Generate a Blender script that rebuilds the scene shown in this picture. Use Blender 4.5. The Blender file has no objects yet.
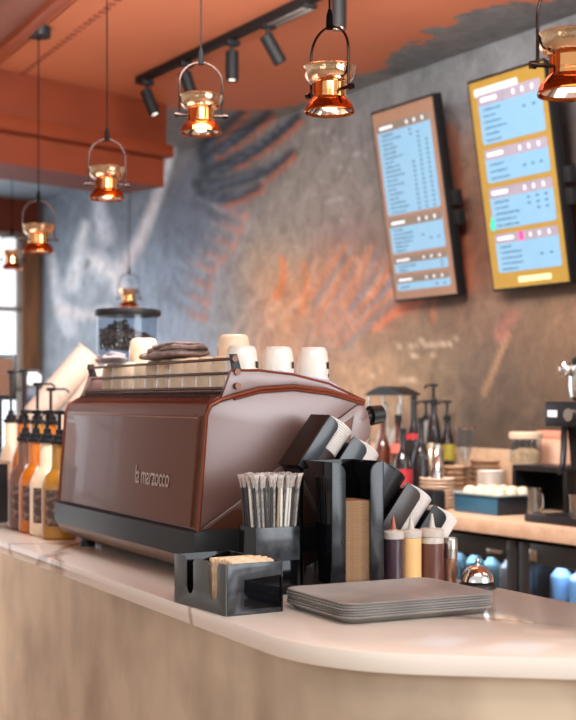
import bpy, bmesh, math, random
import numpy as np
from mathutils import Vector, Matrix
random.seed(7)
R = math.radians
S = bpy.context.scene
COL = S.collection

# ------------------------------------------------------------------ camera, light, exposure
EYE = 1.37                      # lens height; the worktops are 0.95 high
cam_d = bpy.data.cameras.new('camera')
cam = bpy.data.objects.new('camera', cam_d); COL.objects.link(cam)
cam.location = (0, 0, EYE); cam.rotation_euler = (R(90), 0, 0)
cam_d.sensor_fit = 'HORIZONTAL'; cam_d.sensor_width = 24.0
FPX = 1350.0                    # focal length in pixels of a 576 wide frame
cam_d.lens = FPX / 576 * 24.0
cam_d.shift_y = 40 / 576
cam_d.clip_start = 0.05
cam_d.dof.use_dof = True; cam_d.dof.focus_distance = 2.93; cam_d.dof.aperture_fstop = 3.4
S.camera = cam

S.view_settings.view_transform = 'Standard'
S.view_settings.look = 'None'
S.view_settings.gamma = 1.0
S.view_settings.use_curve_mapping = False
S.view_settings.exposure = 0.35

wd = bpy.data.worlds.new('room_light'); S.world = wd; wd.use_nodes = True
nt = wd.node_tree; nt.nodes.clear()
out = nt.nodes.new('ShaderNodeOutputWorld'); bg = nt.nodes.new('ShaderNodeBackground')
tc = nt.nodes.new('ShaderNodeTexCoord'); sx = nt.nodes.new('ShaderNodeSeparateXYZ')
rp = nt.nodes.new('ShaderNodeValToRGB')
rp.color_ramp.elements[0].position = 0.35; rp.color_ramp.elements[0].color = (.30, .26, .22, 1)
rp.color_ramp.elements[1].position = 0.62; rp.color_ramp.elements[1].color = (.93, .93, .92, 1)
mp = nt.nodes.new('ShaderNodeMath'); mp.operation = 'MULTIPLY_ADD'; mp.inputs[1].default_value = .5; mp.inputs[2].default_value = .5
nt.links.new(tc.outputs['Generated'], sx.inputs[0]); nt.links.new(sx.outputs['Z'], mp.inputs[0])
nt.links.new(mp.outputs[0], rp.inputs[0]); nt.links.new(rp.outputs[0], bg.inputs[0]); nt.links.new(bg.outputs[0], out.inputs[0])
bg.inputs[1].default_value = 0.7

def area_light(name, loc, aim, w, h, power, col):
    l = bpy.data.lights.new(name, 'AREA'); l.shape = 'RECTANGLE'; l.size = w; l.size_y = h
    l.energy = power; l.color = col
    o = bpy.data.objects.new(name, l); COL.objects.link(o)
    o.location = loc; o.rotation_euler = (Vector(aim) - Vector(loc)).to_track_quat('-Z', 'Y').to_euler()
    return o
# daylight through the shop front, which lies to the right of and behind the camera
area_light('shopfront_daylight', (3.6, 0.2, 2.0), (0.1, 3.6, 1.1), 2.8, 2.0, 100, (.88, .94, 1.0))
area_light('shopfront_daylight_left', (-3.0, -1.6, 2.1), (-0.2, 4.0, 1.2), 2.6, 1.8, 15, (1.0, .97, .93))
# daylight from the hall windows on the left
area_light('hall_daylight', (-3.2, 9.0, 1.7), (-0.6, 7.4, 1.5), 1.6, 1.6, 14, (.92, .96, 1.0))
# added fill lights over the serving counter and over the aisle, outside the picture
area_light('counter_fill_light', (0.3, 1.7, 2.85), (0.35, 2.8, .95), 1.6, 1.0, 40, (1.0, .99, .96))
area_light('aisle_fill_light', (2.3, 2.6, 2.8), (0.9, 6.0, 1.5), 1.6, 1.0, 10, (1.0, .97, .93))
area_light('aisle_fill_light_far', (-0.1, 3.7, 2.86), (-0.3, 7.6, 1.5), 1.2, .8, 190, (.96, .98, 1.0))
# added lamps standing in for daylight bounced off the pale floor up to the ceiling
area_light('floor_bounce', (-2.2, 4.2, 0.12), (-2.0, 4.4, 2.85), 2.2, 3.0, 34, (1.0, .93, .86)).data.spread = R(110)
area_light('floor_bounce_aisle', (1.2, 3.2, 0.2), (1.2, 3.4, 2.85), .7, 1.2, 10, (1.0, .94, .9)).data.spread = R(110)

# ------------------------------------------------------------------ helpers
def lin(c):
    return tuple((x/255/12.92 if x/255 <= .04045 else ((x/255+.055)/1.055)**2.4) for x in c)

def mat(name, c, rough=.5, metal=0., var=.08, scale=18., bump=0., trans=0., ior=1.45, emit=None, estr=0., coat=0., coatr=.05, coati=1.5, alpha=1., spec=.5, stretch=None, c2=None, detail=3.):
    """procedural principled material: the colour wanders with noise between c and a slightly darker c (or c2)"""
    m_ = bpy.data.materials.new(name); m_.use_nodes = True
    t = m_.node_tree; N = t.nodes; L = t.links
    b = N['Principled BSDF']
    co = lin(c); cd = lin(c2) if c2 else tuple(x*(1-var*2) for x in co)
    tx = N.new('ShaderNodeTexCoord'); mpn = N.new('ShaderNodeMapping'); nz = N.new('ShaderNodeTexNoise')
    if stretch: mpn.inputs['Scale'].default_value = stretch
    L.new(tx.outputs['Object'], mpn.inputs[0]); L.new(mpn.outputs[0], nz.inputs['Vector'])
    nz.inputs['Scale'].default_value = scale; nz.inputs['Detail'].default_value = detail
    mx = N.new('ShaderNodeMix'); mx.data_type = 'RGBA'
    mx.inputs[6].default_value = (*cd, 1); mx.inputs[7].default_value = (*co, 1)
    rm = N.new('ShaderNodeMapRange'); rm.inputs[1].default_value = .3; rm.inputs[2].default_value = .6
    L.new(nz.outputs['Fac'], rm.inputs[0]); L.new(rm.outputs[0], mx.inputs[0])
    L.new(mx.outputs[2], b.inputs['Base Color'])
    b.inputs['Roughness'].default_value = rough; b.inputs['Metallic'].default_value = metal
    b.inputs['IOR'].default_value = ior; b.inputs['Transmission Weight'].default_value = trans
    b.inputs['Coat Weight'].default_value = coat; b.inputs['Coat Roughness'].default_value = coatr; b.inputs['Coat IOR'].default_value = coati
    b.inputs['Alpha'].default_value = alpha; b.inputs['Specular IOR Level'].default_value = spec
    if emit:
        b.inputs['Emission Color'].default_value = (*lin(emit), 1); b.inputs['Emission Strength'].default_value = estr
    if bump:
        bp = N.new('ShaderNodeBump'); bp.inputs['Strength'].default_value = bump; bp.inputs['Distance'].default_value = .004
        L.new(nz.outputs['Fac'], bp.inputs['Height']); L.new(bp.outputs[0], b.inputs['Normal'])
    return m_

class MB:
    """collects shapes into one mesh"""
    def __init__(s): s.bm = bmesh.new()
    def _xf(s, vs, M):
        if M is not None: bmesh.ops.transform(s.bm, matrix=M, verts=vs)
    def box(s, x0, x1, y0, y1, z0, z1, bev=0., M=None, seg=2):
        r = bmesh.ops.create_cube(s.bm, size=1.)
        vs = r['verts']
        bmesh.ops.transform(s.bm, matrix=Matrix.Translation(((x0+x1)/2, (y0+y1)/2, (z0+z1)/2)) @ Matrix.Diagonal((abs(x1-x0), abs(y1-y0), abs(z1-z0), 1)), verts=vs)
        if bev > 0:
            es = list({e for v in vs for e in v.link_edges})
            bev = min(bev, .49*min(abs(x1-x0), abs(y1-y0), abs(z1-z0)))
            rr = bmesh.ops.bevel(s.bm, geom=es, offset=bev, segments=seg, profile=.5, affect='EDGES')
            vs = list({v for f in rr['faces'] for v in f.verts} | {v for v in vs if v.is_valid})
            # collect the whole island
            st = list(vs); seen = set(vs)
            while st:
                v = st.pop()
                for e in v.link_edges:
                    o = e.other_vert(v)
                    if o not in seen: seen.add(o); st.append(o)
            vs = list(seen)
        s._xf(vs, M); return s
    def lathe(s, prof, seg=32, M=None, sx=1., sy=1., close=False):
        rings = []; vs = []
        for r, z in prof:
            if r < 1e-6:
                v = s.bm.verts.new((0, 0, z)); rings.append([v]); vs.append(v)
            else:
                ring = [s.bm.verts.new((r*math.cos(2*math.pi*k/seg)*sx, r*math.sin(2*math.pi*k/seg)*sy, z)) for k in range(seg)]
                rings.append(ring); vs += ring
        pr = list(zip(rings, rings[1:]))
        if close: pr.append((rings[-1], rings[0]))
        for a, b in pr:
            for k in range(seg):
                k2 = (k+1) % seg
                if len(a) == 1 and len(b) == 1: continue
                if len(a) == 1: s.bm.faces.new((a[0], b[k2], b[k]))
                elif len(b) == 1: s.bm.faces.new((a[k], a[k2], b[0]))
                else: s.bm.faces.new((a[k], a[k2], b[k2], b[k]))
        s._xf(vs, M); return s
    def cyl(s, p, q, r, seg=20, r2=None):
        p = Vector(p); q = Vector(q); h = (q-p).length
        M = Matrix.Translation(p) @ (q-p).to_track_quat('Z', 'Y').to_matrix().to_4x4()
        r2 = r if r2 is None else r2
        return s.lathe([(0, 0), (r, 0), (r2, h), (0, h)], seg, M)
    def tube(s, pts, r, seg=10, closed=False):
        pts = [Vector(p) for p in pts]; n = len(pts); rings = []
        up = None
        for i, p in enumerate(pts):
            a = pts[(i-1) % n] if (closed or i > 0) else p
            b = pts[(i+1) % n] if (closed or i < n-1) else p
            d = (b-a).normalized()
            if up is None:
                up = Vector((0, 0, 1)) if abs(d.z) < .9 else Vector((1, 0, 0))
            x = d.cross(up).normalized(); up = x.cross(d).normalized()
            rr = r[i] if isinstance(r, (list, tuple)) else r
            rings.append([s.bm.verts.new(p + x*rr*math.cos(2*math.pi*k/seg) + up*rr*math.sin(2*math.pi*k/seg)) for k in range(seg)])
        prs = list(zip(rings, rings[1:])) + ([(rings[-1], rings[0])] if closed else [])
        for a, b in prs:
            for k in range(seg):
                s.bm.faces.new((a[k], a[(k+1) % seg], b[(k+1) % seg], b[k]))
        if not closed:
            s.bm.faces.new(rings[0]); s.bm.faces.new(rings[-1][::-1])
        return s
    def prism(s, poly, y0, y1, M=None, bev=0., axis='y'):
        """polygon in (x,z) extruded from y0 to y1 (axis y) or polygon in (x,y) extruded in z (axis z)"""
        f = (lambda a, b, c: (a, c, b)) if axis == 'y' else (lambda a, b, c: (a, b, c))
        A = [s.bm.verts.new(f(a, b, y0)) for a, b in poly]; Bv = [s.bm.verts.new(f(a, b, y1)) for a, b in poly]
        n = len(poly); fs = [s.bm.faces.new(A), s.bm.faces.new(Bv[::-1])]
        for k in range(n): fs.append(s.bm.faces.new((A[k], Bv[k], Bv[(k+1) % n], A[(k+1) % n])))
        vs = A + Bv
        bmesh.ops.recalc_face_normals(s.bm, faces=fs)
        if bev > 0:
            es = list({e for f_ in fs[:2] for e in f_.edges})
            rr = bmesh.ops.bevel(s.bm, geom=es, offset=bev, segments=2, profile=.5, affect='EDGES')
            seen = {v for f_ in rr['faces'] for v in f_.verts}; st = list(seen)
            while st:
                v = st.pop()
                for e in v.link_edges:
                    o = e.other_vert(v)
                    if o not in seen: seen.add(o); st.append(o)
            vs = list(seen)
        s._xf(vs, M); return s
    def build(s, name, m_, parent=None, loc=None, rotz=None, smooth=38, solid=0.):
        bmesh.ops.recalc_face_normals(s.bm, faces=s.bm.faces[:])
        me = bpy.data.meshes.new(name); s.bm.to_mesh(me); s.bm.free()
        if smooth:
            me.shade_smooth(); me.set_sharp_from_angle(angle=R(smooth))
        me.materials.append(m_)
        o = bpy.data.objects.new(name, me); COL.objects.link(o)
        if solid:
            md = o.modifiers.new('solid', 'SOLIDIFY'); md.thickness = solid; md.offset = -1
        if parent is not None: o.parent = parent
        if loc is not None: o.location = loc
        if rotz is not None: o.rotation_euler = (0, 0, rotz)
        return o

def tag(o, label=None, cat=None, group=None, kind=None):
    if label: o['label'] = label
    if cat: o['category'] = cat
    if group: o['group'] = group
    if kind: o['kind'] = kind
    return o
def thing(name, label, cat, loc=(0, 0, 0), rotz=0., group=None):
    o = bpy.data.objects.new(name, None); COL.objects.link(o); o.empty_display_size = .05
    o.location = loc; o.rotation_euler = (0, 0, rotz)
    return tag(o, label, cat, group)
def kids(o): return [c for c in bpy.data.objects if c.parent == o]
def dup(o, loc=None, rot=None, label=None, group=None, parent=None):
    c = o.copy(); COL.objects.link(c)
    if parent is not None: c.parent = parent
    if loc is not None: c.location = loc
    if rot is not None: c.rotation_euler = rot
    if label: c['label'] = label
    if group: c['group'] = group
    for ch in kids(o): dup(ch, parent=c)
    return c

def rrect(x0, x1, y0, y1, r, n=6):
    """rounded rectangle outline"""
    pts = []
    for cx, cy, a0 in ((x1-r, y1-r, 0), (x0+r, y1-r, 90), (x0+r, y0+r, 180), (x1-r, y0+r, 270)):
        for k in range(n+1):
            a = R(a0 + 90*k/n); pts.append((cx + r*math.cos(a), cy + r*math.sin(a)))
    return pts

# frames: C = along the front counter, W = along the back counter and the mural wall
CA = R(27); Cn = Vector((math.cos(CA), math.sin(CA), 0)); Cd = Vector((-math.sin(CA), math.cos(CA), 0)); CO = Vector((-.242, 2.82, 0))
def C(u, v, z=.95): return CO + Cn*u + Cd*v + Vector((0, 0, z))
WA = R(31.2); Wm = Vector((math.cos(WA), math.sin(WA), 0)); Ww = Vector((-math.sin(WA), math.cos(WA), 0)); WO = Vector((.625, 4.85, 0))
def W(a, b, z=.95): return WO + Wm*a + Ww*b + Vector((0, 0, z))
def ray_on(px, O, along):
    """how far along a horizontal line the photo column px meets it (used once, to read places off the photo)"""
    X = (px-288)/FPX
    return (X*O.y - O.x) / (along.x - X*along.y)
def Wb(px, a):                   # place along the back counter seen at column px, at depth a
    return ray_on(px, W(a, 0, 0), Ww)
def Cu(px, v): return ray_on(px, C(0, v, 0), Cn)
def zpx(py, p): return EYE + (400-py)/FPX*p.y
# ------------------------------------------------------------------ materials
m_ceil = None
orange = mat('ceiling_orange', (203, 108, 66), .75, var=.05, scale=3)
beam_or = mat('beam_orange_paint', (112, 42, 10), .6, var=.06, scale=6)
soffit_m = mat('soffit_worn_paint', (136, 84, 70), .7, c2=(104, 56, 42), scale=5, stretch=(1, .15, 1))
plaster = mat('microcement_front', (214, 192, 166), .55, c2=(172, 150, 128), scale=3.4, bump=.5, stretch=(1.2, 1.2, 1.0), detail=10)
post_m = mat('timber_post', (134, 86, 46), .5, c2=(100, 60, 30), scale=8, stretch=(3, 3, .4))
floor_m = mat('floor_pale_tile', (186, 168, 150), .5, c2=(170, 150, 132), scale=6)
hallwall = mat('hall_wall_orange', (116, 44, 14), .7, var=.05, scale=3)
black = mat('black_plastic', (18, 18, 20), .42, var=.05)
gblack = mat('glossy_black_acrylic', (12, 13, 16), .07, var=.1, scale=40, spec=.3)
satin = mat('satin_black_acrylic', (34, 35, 39), .2, c2=(24, 25, 28), scale=30)
smoky = mat('smoky_scuffed_acrylic', (64, 66, 70), .18, c2=(22, 23, 26), scale=34, detail=6)
blackmetal = mat('black_powder_coat', (22, 20, 20), .6, spec=.25, var=.05)
chrome = mat('chrome', (225, 222, 218), .09, 1., var=.02)
steel = mat('brushed_steel', (190, 184, 176), .25, 1., var=.04, scale=30)
copper = mat('polished_copper', (240, 172, 110), .07, 1., var=.03)
copper_deep = mat('polished_copper_deep', (198, 100, 44), .07, 1., var=.03)
rosemetal = mat('rose_chrome', (56, 44, 40), .2, 1., var=.03)
creamcer = mat('cream_ceramic', (232, 208, 178), .2, var=.02, coat=.3)
ceramic = mat('white_ceramic', (240, 232, 222), .18, var=.015, coat=.4)
cream = mat('cream_paper_cup', (216, 190, 170), .6, var=.03)
def glass_mat(name, tint=(255, 255, 255), rough=.02):
    m_ = bpy.data.materials.new(name); m_.use_nodes = True
    t = m_.node_tree; N = t.nodes; L = t.links; N.clear()
    o = N.new('ShaderNodeOutputMaterial'); tr = N.new('ShaderNodeBsdfTransparent'); gl = N.new('ShaderNodeBsdfGlossy'); mx = N.new('ShaderNodeMixShader'); fr = N.new('ShaderNodeLayerWeight')
    nz = N.new('ShaderNodeTexNoise'); nz.inputs['Scale'].default_value = 12
    rm = N.new('ShaderNodeMapRange'); rm.inputs[3].default_value = rough; rm.inputs[4].default_value = rough + .04
    L.new(nz.outputs[0], rm.inputs[0]); L.new(rm.outputs[0], gl.inputs['Roughness'])
    tr.inputs[0].default_value = (*lin(tint), 1); fr.inputs[0].default_value = .25
    pw = N.new('ShaderNodeMath'); pw.operation = 'POWER'; pw.inputs[1].default_value = 2.2; L.new(fr.outputs['Facing'], pw.inputs[0])
    sc = N.new('ShaderNodeMath'); sc.operation = 'MULTIPLY_ADD'; sc.inputs[1].default_value = .38; sc.inputs[2].default_value = .03; L.new(pw.outputs[0], sc.inputs[0])
    L.new(sc.outputs[0], mx.inputs[0]); L.new(tr.outputs[0], mx.inputs[1]); L.new(gl.outputs[0], mx.inputs[2]); L.new(mx.outputs[0], o.inputs[0])
    return m_
glass = glass_mat('clear_glass', (238, 242, 246))
frosted = mat('frosted_plastic', (236, 226, 214), .35, trans=.35, var=.02)
lit_bulb = mat('warm_bulb', (255, 244, 226), .3, emit=(255, 226, 190), estr=5.0)
led = mat('spot_lens', (255, 244, 226), .3, emit=(255, 240, 220), estr=4.0)

# the countertop: pale quartz with thin veins
def quartz():
    m_ = mat('veined_quartz', (240, 226, 212), .1, var=.012, scale=3, coat=.2)
    t = m_.node_tree; N = t.nodes; L = t.links; b = N['Principled BSDF']
    base = b.inputs['Base Color'].links[0].from_socket
    tx = N.new('ShaderNodeTexCoord'); nz = N.new('ShaderNodeTexNoise'); nz.inputs['Scale'].default_value = 1.7; nz.inputs['Detail'].default_value = 5
    L.new(tx.outputs['Object'], nz.inputs['Vector'])
    vo = N.new('ShaderNodeTexVoronoi'); vo.feature = 'DISTANCE_TO_EDGE'; vo.inputs['Scale'].default_value = 1.55
    ad = N.new('ShaderNodeMix'); ad.data_type = 'VECTOR'; ad.inputs[0].default_value = .26
    L.new(tx.outputs['Object'], ad.inputs[4]); L.new(nz.outputs['Color'], ad.inputs[5]); L.new(ad.outputs[1], vo.inputs['Vector'])
    r = N.new('ShaderNodeMapRange'); r.inputs[1].default_value = .0; r.inputs[2].default_value = .02; r.inputs[3].default_value = .8; r.inputs[4].default_value = 0
    L.new(vo.outputs['Distance'], r.inputs[0])
    n2 = N.new('ShaderNodeTexNoise'); n2.inputs['Scale'].default_value = 2.3; L.new(tx.outputs['Object'], n2.inputs['Vector'])
    r2 = N.new('ShaderNodeMapRange'); r2.inputs[1].default_value = .33; r2.inputs[2].default_value = .48
    L.new(n2.outputs[0], r2.inputs[0])
    mu = N.new('ShaderNodeMath'); mu.operation = 'MULTIPLY'; L.new(r.outputs[0], mu.inputs[0]); L.new(r2.outputs[0], mu.inputs[1])
    mx = N.new('ShaderNodeMix'); mx.data_type = 'RGBA'; mx.inputs[7].default_value = (*lin((158, 132, 112)), 1)
    L.new(mu.outputs[0], mx.inputs[0]); L.new(base, mx.inputs[6]); L.new(mx.outputs[2], b.inputs['Base Color'])
    return m_
stone = quartz()
woodtop = mat('pale_wood_worktop', (206, 170, 140), .4, c2=(190, 152, 122), scale=5, stretch=(.3, 4, 4))

# ------------------------------------------------------------------ structure
CZ = 2.88
def struct(o): o['kind'] = 'structure'; return o
struct(MB().box(-7, 5, -2.5, 12, -.1, 0).build('floor', floor_m))

KT = 5.9                        # length of the mural wall beyond the worktop's origin
def orange_nodes(N, L):
    g = N.new('ShaderNodeNewGeometry'); nz = N.new('ShaderNodeTexNoise'); nz.inputs['Scale'].default_value = 2; nz.inputs['Detail'].default_value = 3
    L.new(g.outputs['Position'], nz.inputs['Vector'])
    mx = N.new('ShaderNodeMix'); mx.data_type = 'RGBA'; mx.inputs[6].default_value = (*lin((184, 104, 68)), 1); mx.inputs[7].default_value = (*lin((194, 112, 75)), 1)
    L.new(nz.outputs[0], mx.inputs[0]); return g, mx.outputs[2]
m_c = bpy.data.materials.new('ceiling_orange_paint'); m_c.use_nodes = True
_g, _o = orange_nodes(m_c.node_tree.nodes, m_c.node_tree.links)
m_c.node_tree.links.new(_o, m_c.node_tree.nodes['Principled BSDF'].inputs['Base Color']); m_c.node_tree.nodes['Principled BSDF'].inputs['Roughness'].default_value = .75
struct(MB().box(-7, 5, 1.2, 13, CZ, CZ+.1).build('ceiling', m_c))

# the mural: paint colours laid out on the wall, brush streaks come from noise nodes
PTS = []   # (column, row, colour, reach) read off the photo and carried onto the wall
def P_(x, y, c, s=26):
    k = 1 - .36*min(1, max(0, (x-330)/110))*min(1, max(0, (y-60)/180)); PTS.append((x, y, tuple(q*k for q in c), s))  # paint darkened towards the lower right to offset surplus lamp light
STROKES = []
def S_(pts, c, w0, w1, op=.8): STROKES.append((pts, c, w0, w1, op))
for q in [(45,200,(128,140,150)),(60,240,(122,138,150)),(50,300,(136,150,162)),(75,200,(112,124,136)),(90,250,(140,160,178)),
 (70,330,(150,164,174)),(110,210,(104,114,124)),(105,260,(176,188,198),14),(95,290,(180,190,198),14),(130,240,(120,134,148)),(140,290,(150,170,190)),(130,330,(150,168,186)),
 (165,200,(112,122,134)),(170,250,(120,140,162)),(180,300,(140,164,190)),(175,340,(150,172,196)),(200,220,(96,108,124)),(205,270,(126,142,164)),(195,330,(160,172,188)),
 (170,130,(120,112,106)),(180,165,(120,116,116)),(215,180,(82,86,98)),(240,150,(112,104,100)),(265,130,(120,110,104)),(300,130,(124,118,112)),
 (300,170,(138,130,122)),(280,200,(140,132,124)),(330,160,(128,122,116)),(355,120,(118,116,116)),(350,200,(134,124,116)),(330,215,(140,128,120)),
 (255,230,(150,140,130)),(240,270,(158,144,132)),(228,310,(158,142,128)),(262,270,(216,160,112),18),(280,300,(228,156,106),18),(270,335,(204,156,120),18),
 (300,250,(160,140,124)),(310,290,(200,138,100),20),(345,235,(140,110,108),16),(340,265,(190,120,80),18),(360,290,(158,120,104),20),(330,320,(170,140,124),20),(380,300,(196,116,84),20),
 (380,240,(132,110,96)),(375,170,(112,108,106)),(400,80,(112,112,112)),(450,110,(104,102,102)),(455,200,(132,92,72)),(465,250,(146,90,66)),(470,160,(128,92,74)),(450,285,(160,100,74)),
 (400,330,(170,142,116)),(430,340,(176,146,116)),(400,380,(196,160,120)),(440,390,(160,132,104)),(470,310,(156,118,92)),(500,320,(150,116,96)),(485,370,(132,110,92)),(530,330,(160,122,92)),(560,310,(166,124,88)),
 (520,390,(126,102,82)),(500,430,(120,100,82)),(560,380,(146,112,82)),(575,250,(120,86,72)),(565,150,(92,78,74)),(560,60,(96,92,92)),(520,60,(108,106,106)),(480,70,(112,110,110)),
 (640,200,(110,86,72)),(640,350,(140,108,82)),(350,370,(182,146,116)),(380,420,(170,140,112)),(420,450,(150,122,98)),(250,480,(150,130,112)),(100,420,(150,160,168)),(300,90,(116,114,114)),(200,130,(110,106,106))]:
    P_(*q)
# white head, neck and mane
S_([(172,150),(163,180),(150,215),(138,245),(122,268)], (214,212,216), 5, 9, .95)
S_([(97,190),(100,215),(104,235)], (206,214,224), 6, 12, .9)
S_([(85,225),(80,250),(72,285)], (220,226,232), 6, 9, .95)
S_([(52,260),(58,300),(70,330)], (214,220,228), 6, 9, .85)
S_([(95,262),(112,276),(122,292)], (226,230,234), 13, 10, .95)
S_([(88,262),(86,268)], (96,104,116), 3, 2, .8)
S_([(108,282),(100,300),(88,318)], (120,134,150), 6, 4, .4)
S_([(60,310),(85,316),(110,310)], (216,212,212), 8, 6, .8)

def bz(a, b, c, n=9): return [((1-t)**2*a[0]+2*t*(1-t)*b[0]+t*t*c[0], (1-t)**2*a[1]+2*t*(1-t)*b[1]+t*t*c[1]) for t in [k/n for k in range(n+1)]]
# wing: long dark feathers, each with a warm lower edge and a cool upper sheen
dk = (44, 48, 60); og = (192, 98, 66); bl = (120, 138, 162)
S_([(205,172),(192,198),(182,232)], (92, 104, 122), 18, 24, .55)
for a, b, c_, oa, ob, oc, w_ in [
  ((201,150),(219,128),(243,112),(208,153),(226,136),(248,114),6),
  ((204,158),(238,138),(269,113),(216,159),(248,144),(274,117),7),
  ((206,172),(252,160),(297,118),(226,173),(266,158),(302,121),8),
  ((198,184),(250,188),(293,153),(236,200),(266,186),(295,156),7),
  ((201,194),(232,204),(260,187),(222,206),(244,203),(262,190),6)]:
    S_(bz(a, b, c_), dk, w_, w_*.7, .95)
    S_(bz(oa, ob, oc), og, 1.5, 3.2, .8)
    S_(bz((a[0]+6, a[1]+2), (b[0]-1, b[1]-4), (c_[0]-8, c_[1]+1)), bl, 2.2, 1.2, .45)
S_([(196,205),(214,216),(238,214)], (84, 90, 106), 7, 5, .7)
S_([(198,198),(222,210),(240,206)], (150, 150, 158), 2, 2, .5)
edge = [(247,214),(240,232),(234,246),(224,260),(212,270),(209,290),(204,322)]
for k, (ex, ey) in enumerate([(246,216),(241,231),(234,246),(224,259),(213,270),(210,286),(207,302),(204,318)]):
    L0 = 42 - k*2
    S_(bz((ex-L0, ey-18), (ex-L0*.5, ey-4), (ex-6, ey-3)), (104, 112, 130), 4, 4.5, .4)
    S_(bz((ex-L0*.75, ey-10), (ex-L0*.4, ey+1), (ex-3, ey+2)), (176, 150, 146), 2.5, 3.5, .45)
    S_(bz((ex-L0*.42, ey-7), (ex-L0*.2, ey-1), (ex, ey)), (200, 136, 118), 3.5, 5, .5)
S_(edge, (198, 126, 106), 2.4, 2.0, .45)
S_([(x+5, y+3) for x, y in edge], (170, 164, 162), 3, 3, .35)
# flames and sweeping plumes
for k, (a, b, c_) in enumerate([((352,258),(338,285),(316,322)),((364,256),(346,296),(318,334)),((378,262),(352,300),(326,338)),((388,276),(362,306),(332,340)),((398,288),(366,316),(338,346)),((345,246),(328,270),(308,300)),((372,246),(364,276),(344,306)),((392,252),(388,276),(372,296))]):
    S_(bz(a, b, c_), (208, 128, 86), 2.6, 3.4, .6)
    S_(bz((a[0]+6, a[1]+3), (b[0]+6, b[1]+3), (c_[0]+6, c_[1]+3)), (118, 124, 138), 2.6, 3, .55)
    S_(bz((a[0]-5, a[1]), (b[0]-5, b[1]), (c_[0]-5, c_[1])), (190, 152, 130), 2, 2.4, .45)
for a, b, c_ in [((240,340),(258,316),(284,300)),((250,342),(276,318),(304,300)),((228,345),(244,312),(262,290))]:
    S_(bz(a, b, c_), (206, 176, 160), 3, 2, .5)
S_(bz((277,296),(286,282),(282,258)), (226, 124, 62), 5, 3, .75)
S_(bz((300,312),(310,292),(304,264)), (220, 128, 70), 4, 3, .65)
S_([(418,302),(396,312),(374,330)], (222, 118, 82), 8, 3, .7)
S_([(440,285),(434,300),(432,322)], (186, 96, 56), 4, 3, .55)
S_([(450,130),(456,180),(462,235),(466,285)], (150, 74, 44), 8, 9, .6)
S_([(508,335),(496,365),(484,392)], (186, 138, 98), 3, 4, .5)
S_([(512,315),(500,335)], (156, 92, 80), 8, 8, .5)
# pale chalk marks
for y,x0,x1 in [(131,308,330),(139,316,345),(155,350,366),(168,318,350),(182,300,330),(200,325,350),(222,338,346),(150,332,340)]:
    S_([(x0,y+3),((x0+x1)/2,y-2),(x1,y+1)], (170,164,158), 1.4, 1.2, .55)
for pts in ([(394,350),(404,344),(412,346)],[(416,346),(422,338),(424,346),(434,344),(446,344)],[(449,346),(456,338)],[(412,356),(426,352),(440,358)],[(372,376),(382,372)],[(398,382),(420,378)]):
    S_(pts, (206,184,156), 1.6, 1.3, .65)

def paint(px, py):
    px = np.asarray(px, float); py = np.asarray(py, float)
    acc = np.zeros((len(px), 3)); wt = np.zeros(len(px)) + 1e-9
    for x, y, c, s in PTS:
        g = np.exp(-((px-x)**2 + (py-y)**2) / (2*s*s)) + 1e-7/(1+((px-x)**2 + (py-y)**2)/1e4)
        acc += g[:, None]*np.array(c, float); wt += g
    col = acc / wt[:, None]
    for pts, c, w0, w1, op in STROKES:
        best = np.full(len(px), 1e9); tt = np.zeros(len(px)); n = len(pts)-1
        for i in range(n):
            ax, ay = pts[i]; bx, by = pts[i+1]; dx, dy = bx-ax, by-ay
            t = np.clip(((px-ax)*dx + (py-ay)*dy)/(dx*dx+dy*dy), 0, 1)
            d = np.hypot(px-ax-t*dx, py-ay-t*dy); k = d < best
            best[k] = d[k]; tt[k] = (i+t[k])/n
        wd_ = w0 + (w1-w0)*tt
        al = op*np.clip(1.25-best/np.maximum(wd_, .5), 0, 1)**.8
        al = np.clip(al, 0, 1)[:, None]
        col = col*(1-al) + np.array(c, float)*al
    return col
def mural_mat():
    m_ = bpy.data.materials.new('mural_paint'); m_.use_nodes = True
    t = m_.node_tree; N = t.nodes; L = t.links; b = N['Principled BSDF']; b.inputs['Roughness'].default_value = .62
    at = N.new('ShaderNodeVertexColor'); at.layer_name = 'paint'
    g = N.new('ShaderNodeNewGeometry')
    nz = N.new('ShaderNodeTexNoise'); nz.inputs['Scale'].default_value = 9; nz.inputs['Detail'].default_value = 9; nz.inputs['Roughness'].default_value = .7; nz.inputs['Distortion'].default_value = .6
    L.new(g.outputs['Position'], nz.inputs['Vector'])
    r = N.new('ShaderNodeMapRange'); r.inputs[1].default_value = .3; r.inputs[2].default_value = .7; r.inputs[3].default_value = .72; r.inputs[4].default_value = 1.55
    L.new(nz.outputs[0], r.inputs[0])
    mu = N.new('ShaderNodeVectorMath'); mu.operation = 'SCALE'; L.new(at.outputs['Color'], mu.inputs[0]); L.new(r.outputs[0], mu.inputs['Scale'])
    L.new(mu.outputs[0], b.inputs['Base Color'])
    bp = N.new('ShaderNodeBump'); bp.inputs['Strength'].default_value = .25; bp.inputs['Distance'].default_value = .01
    L.new(nz.outputs[0], bp.inputs['Height']); L.new(bp.outputs[0], b.inputs['Normal'])
    return m_
mural = mural_mat()
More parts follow.
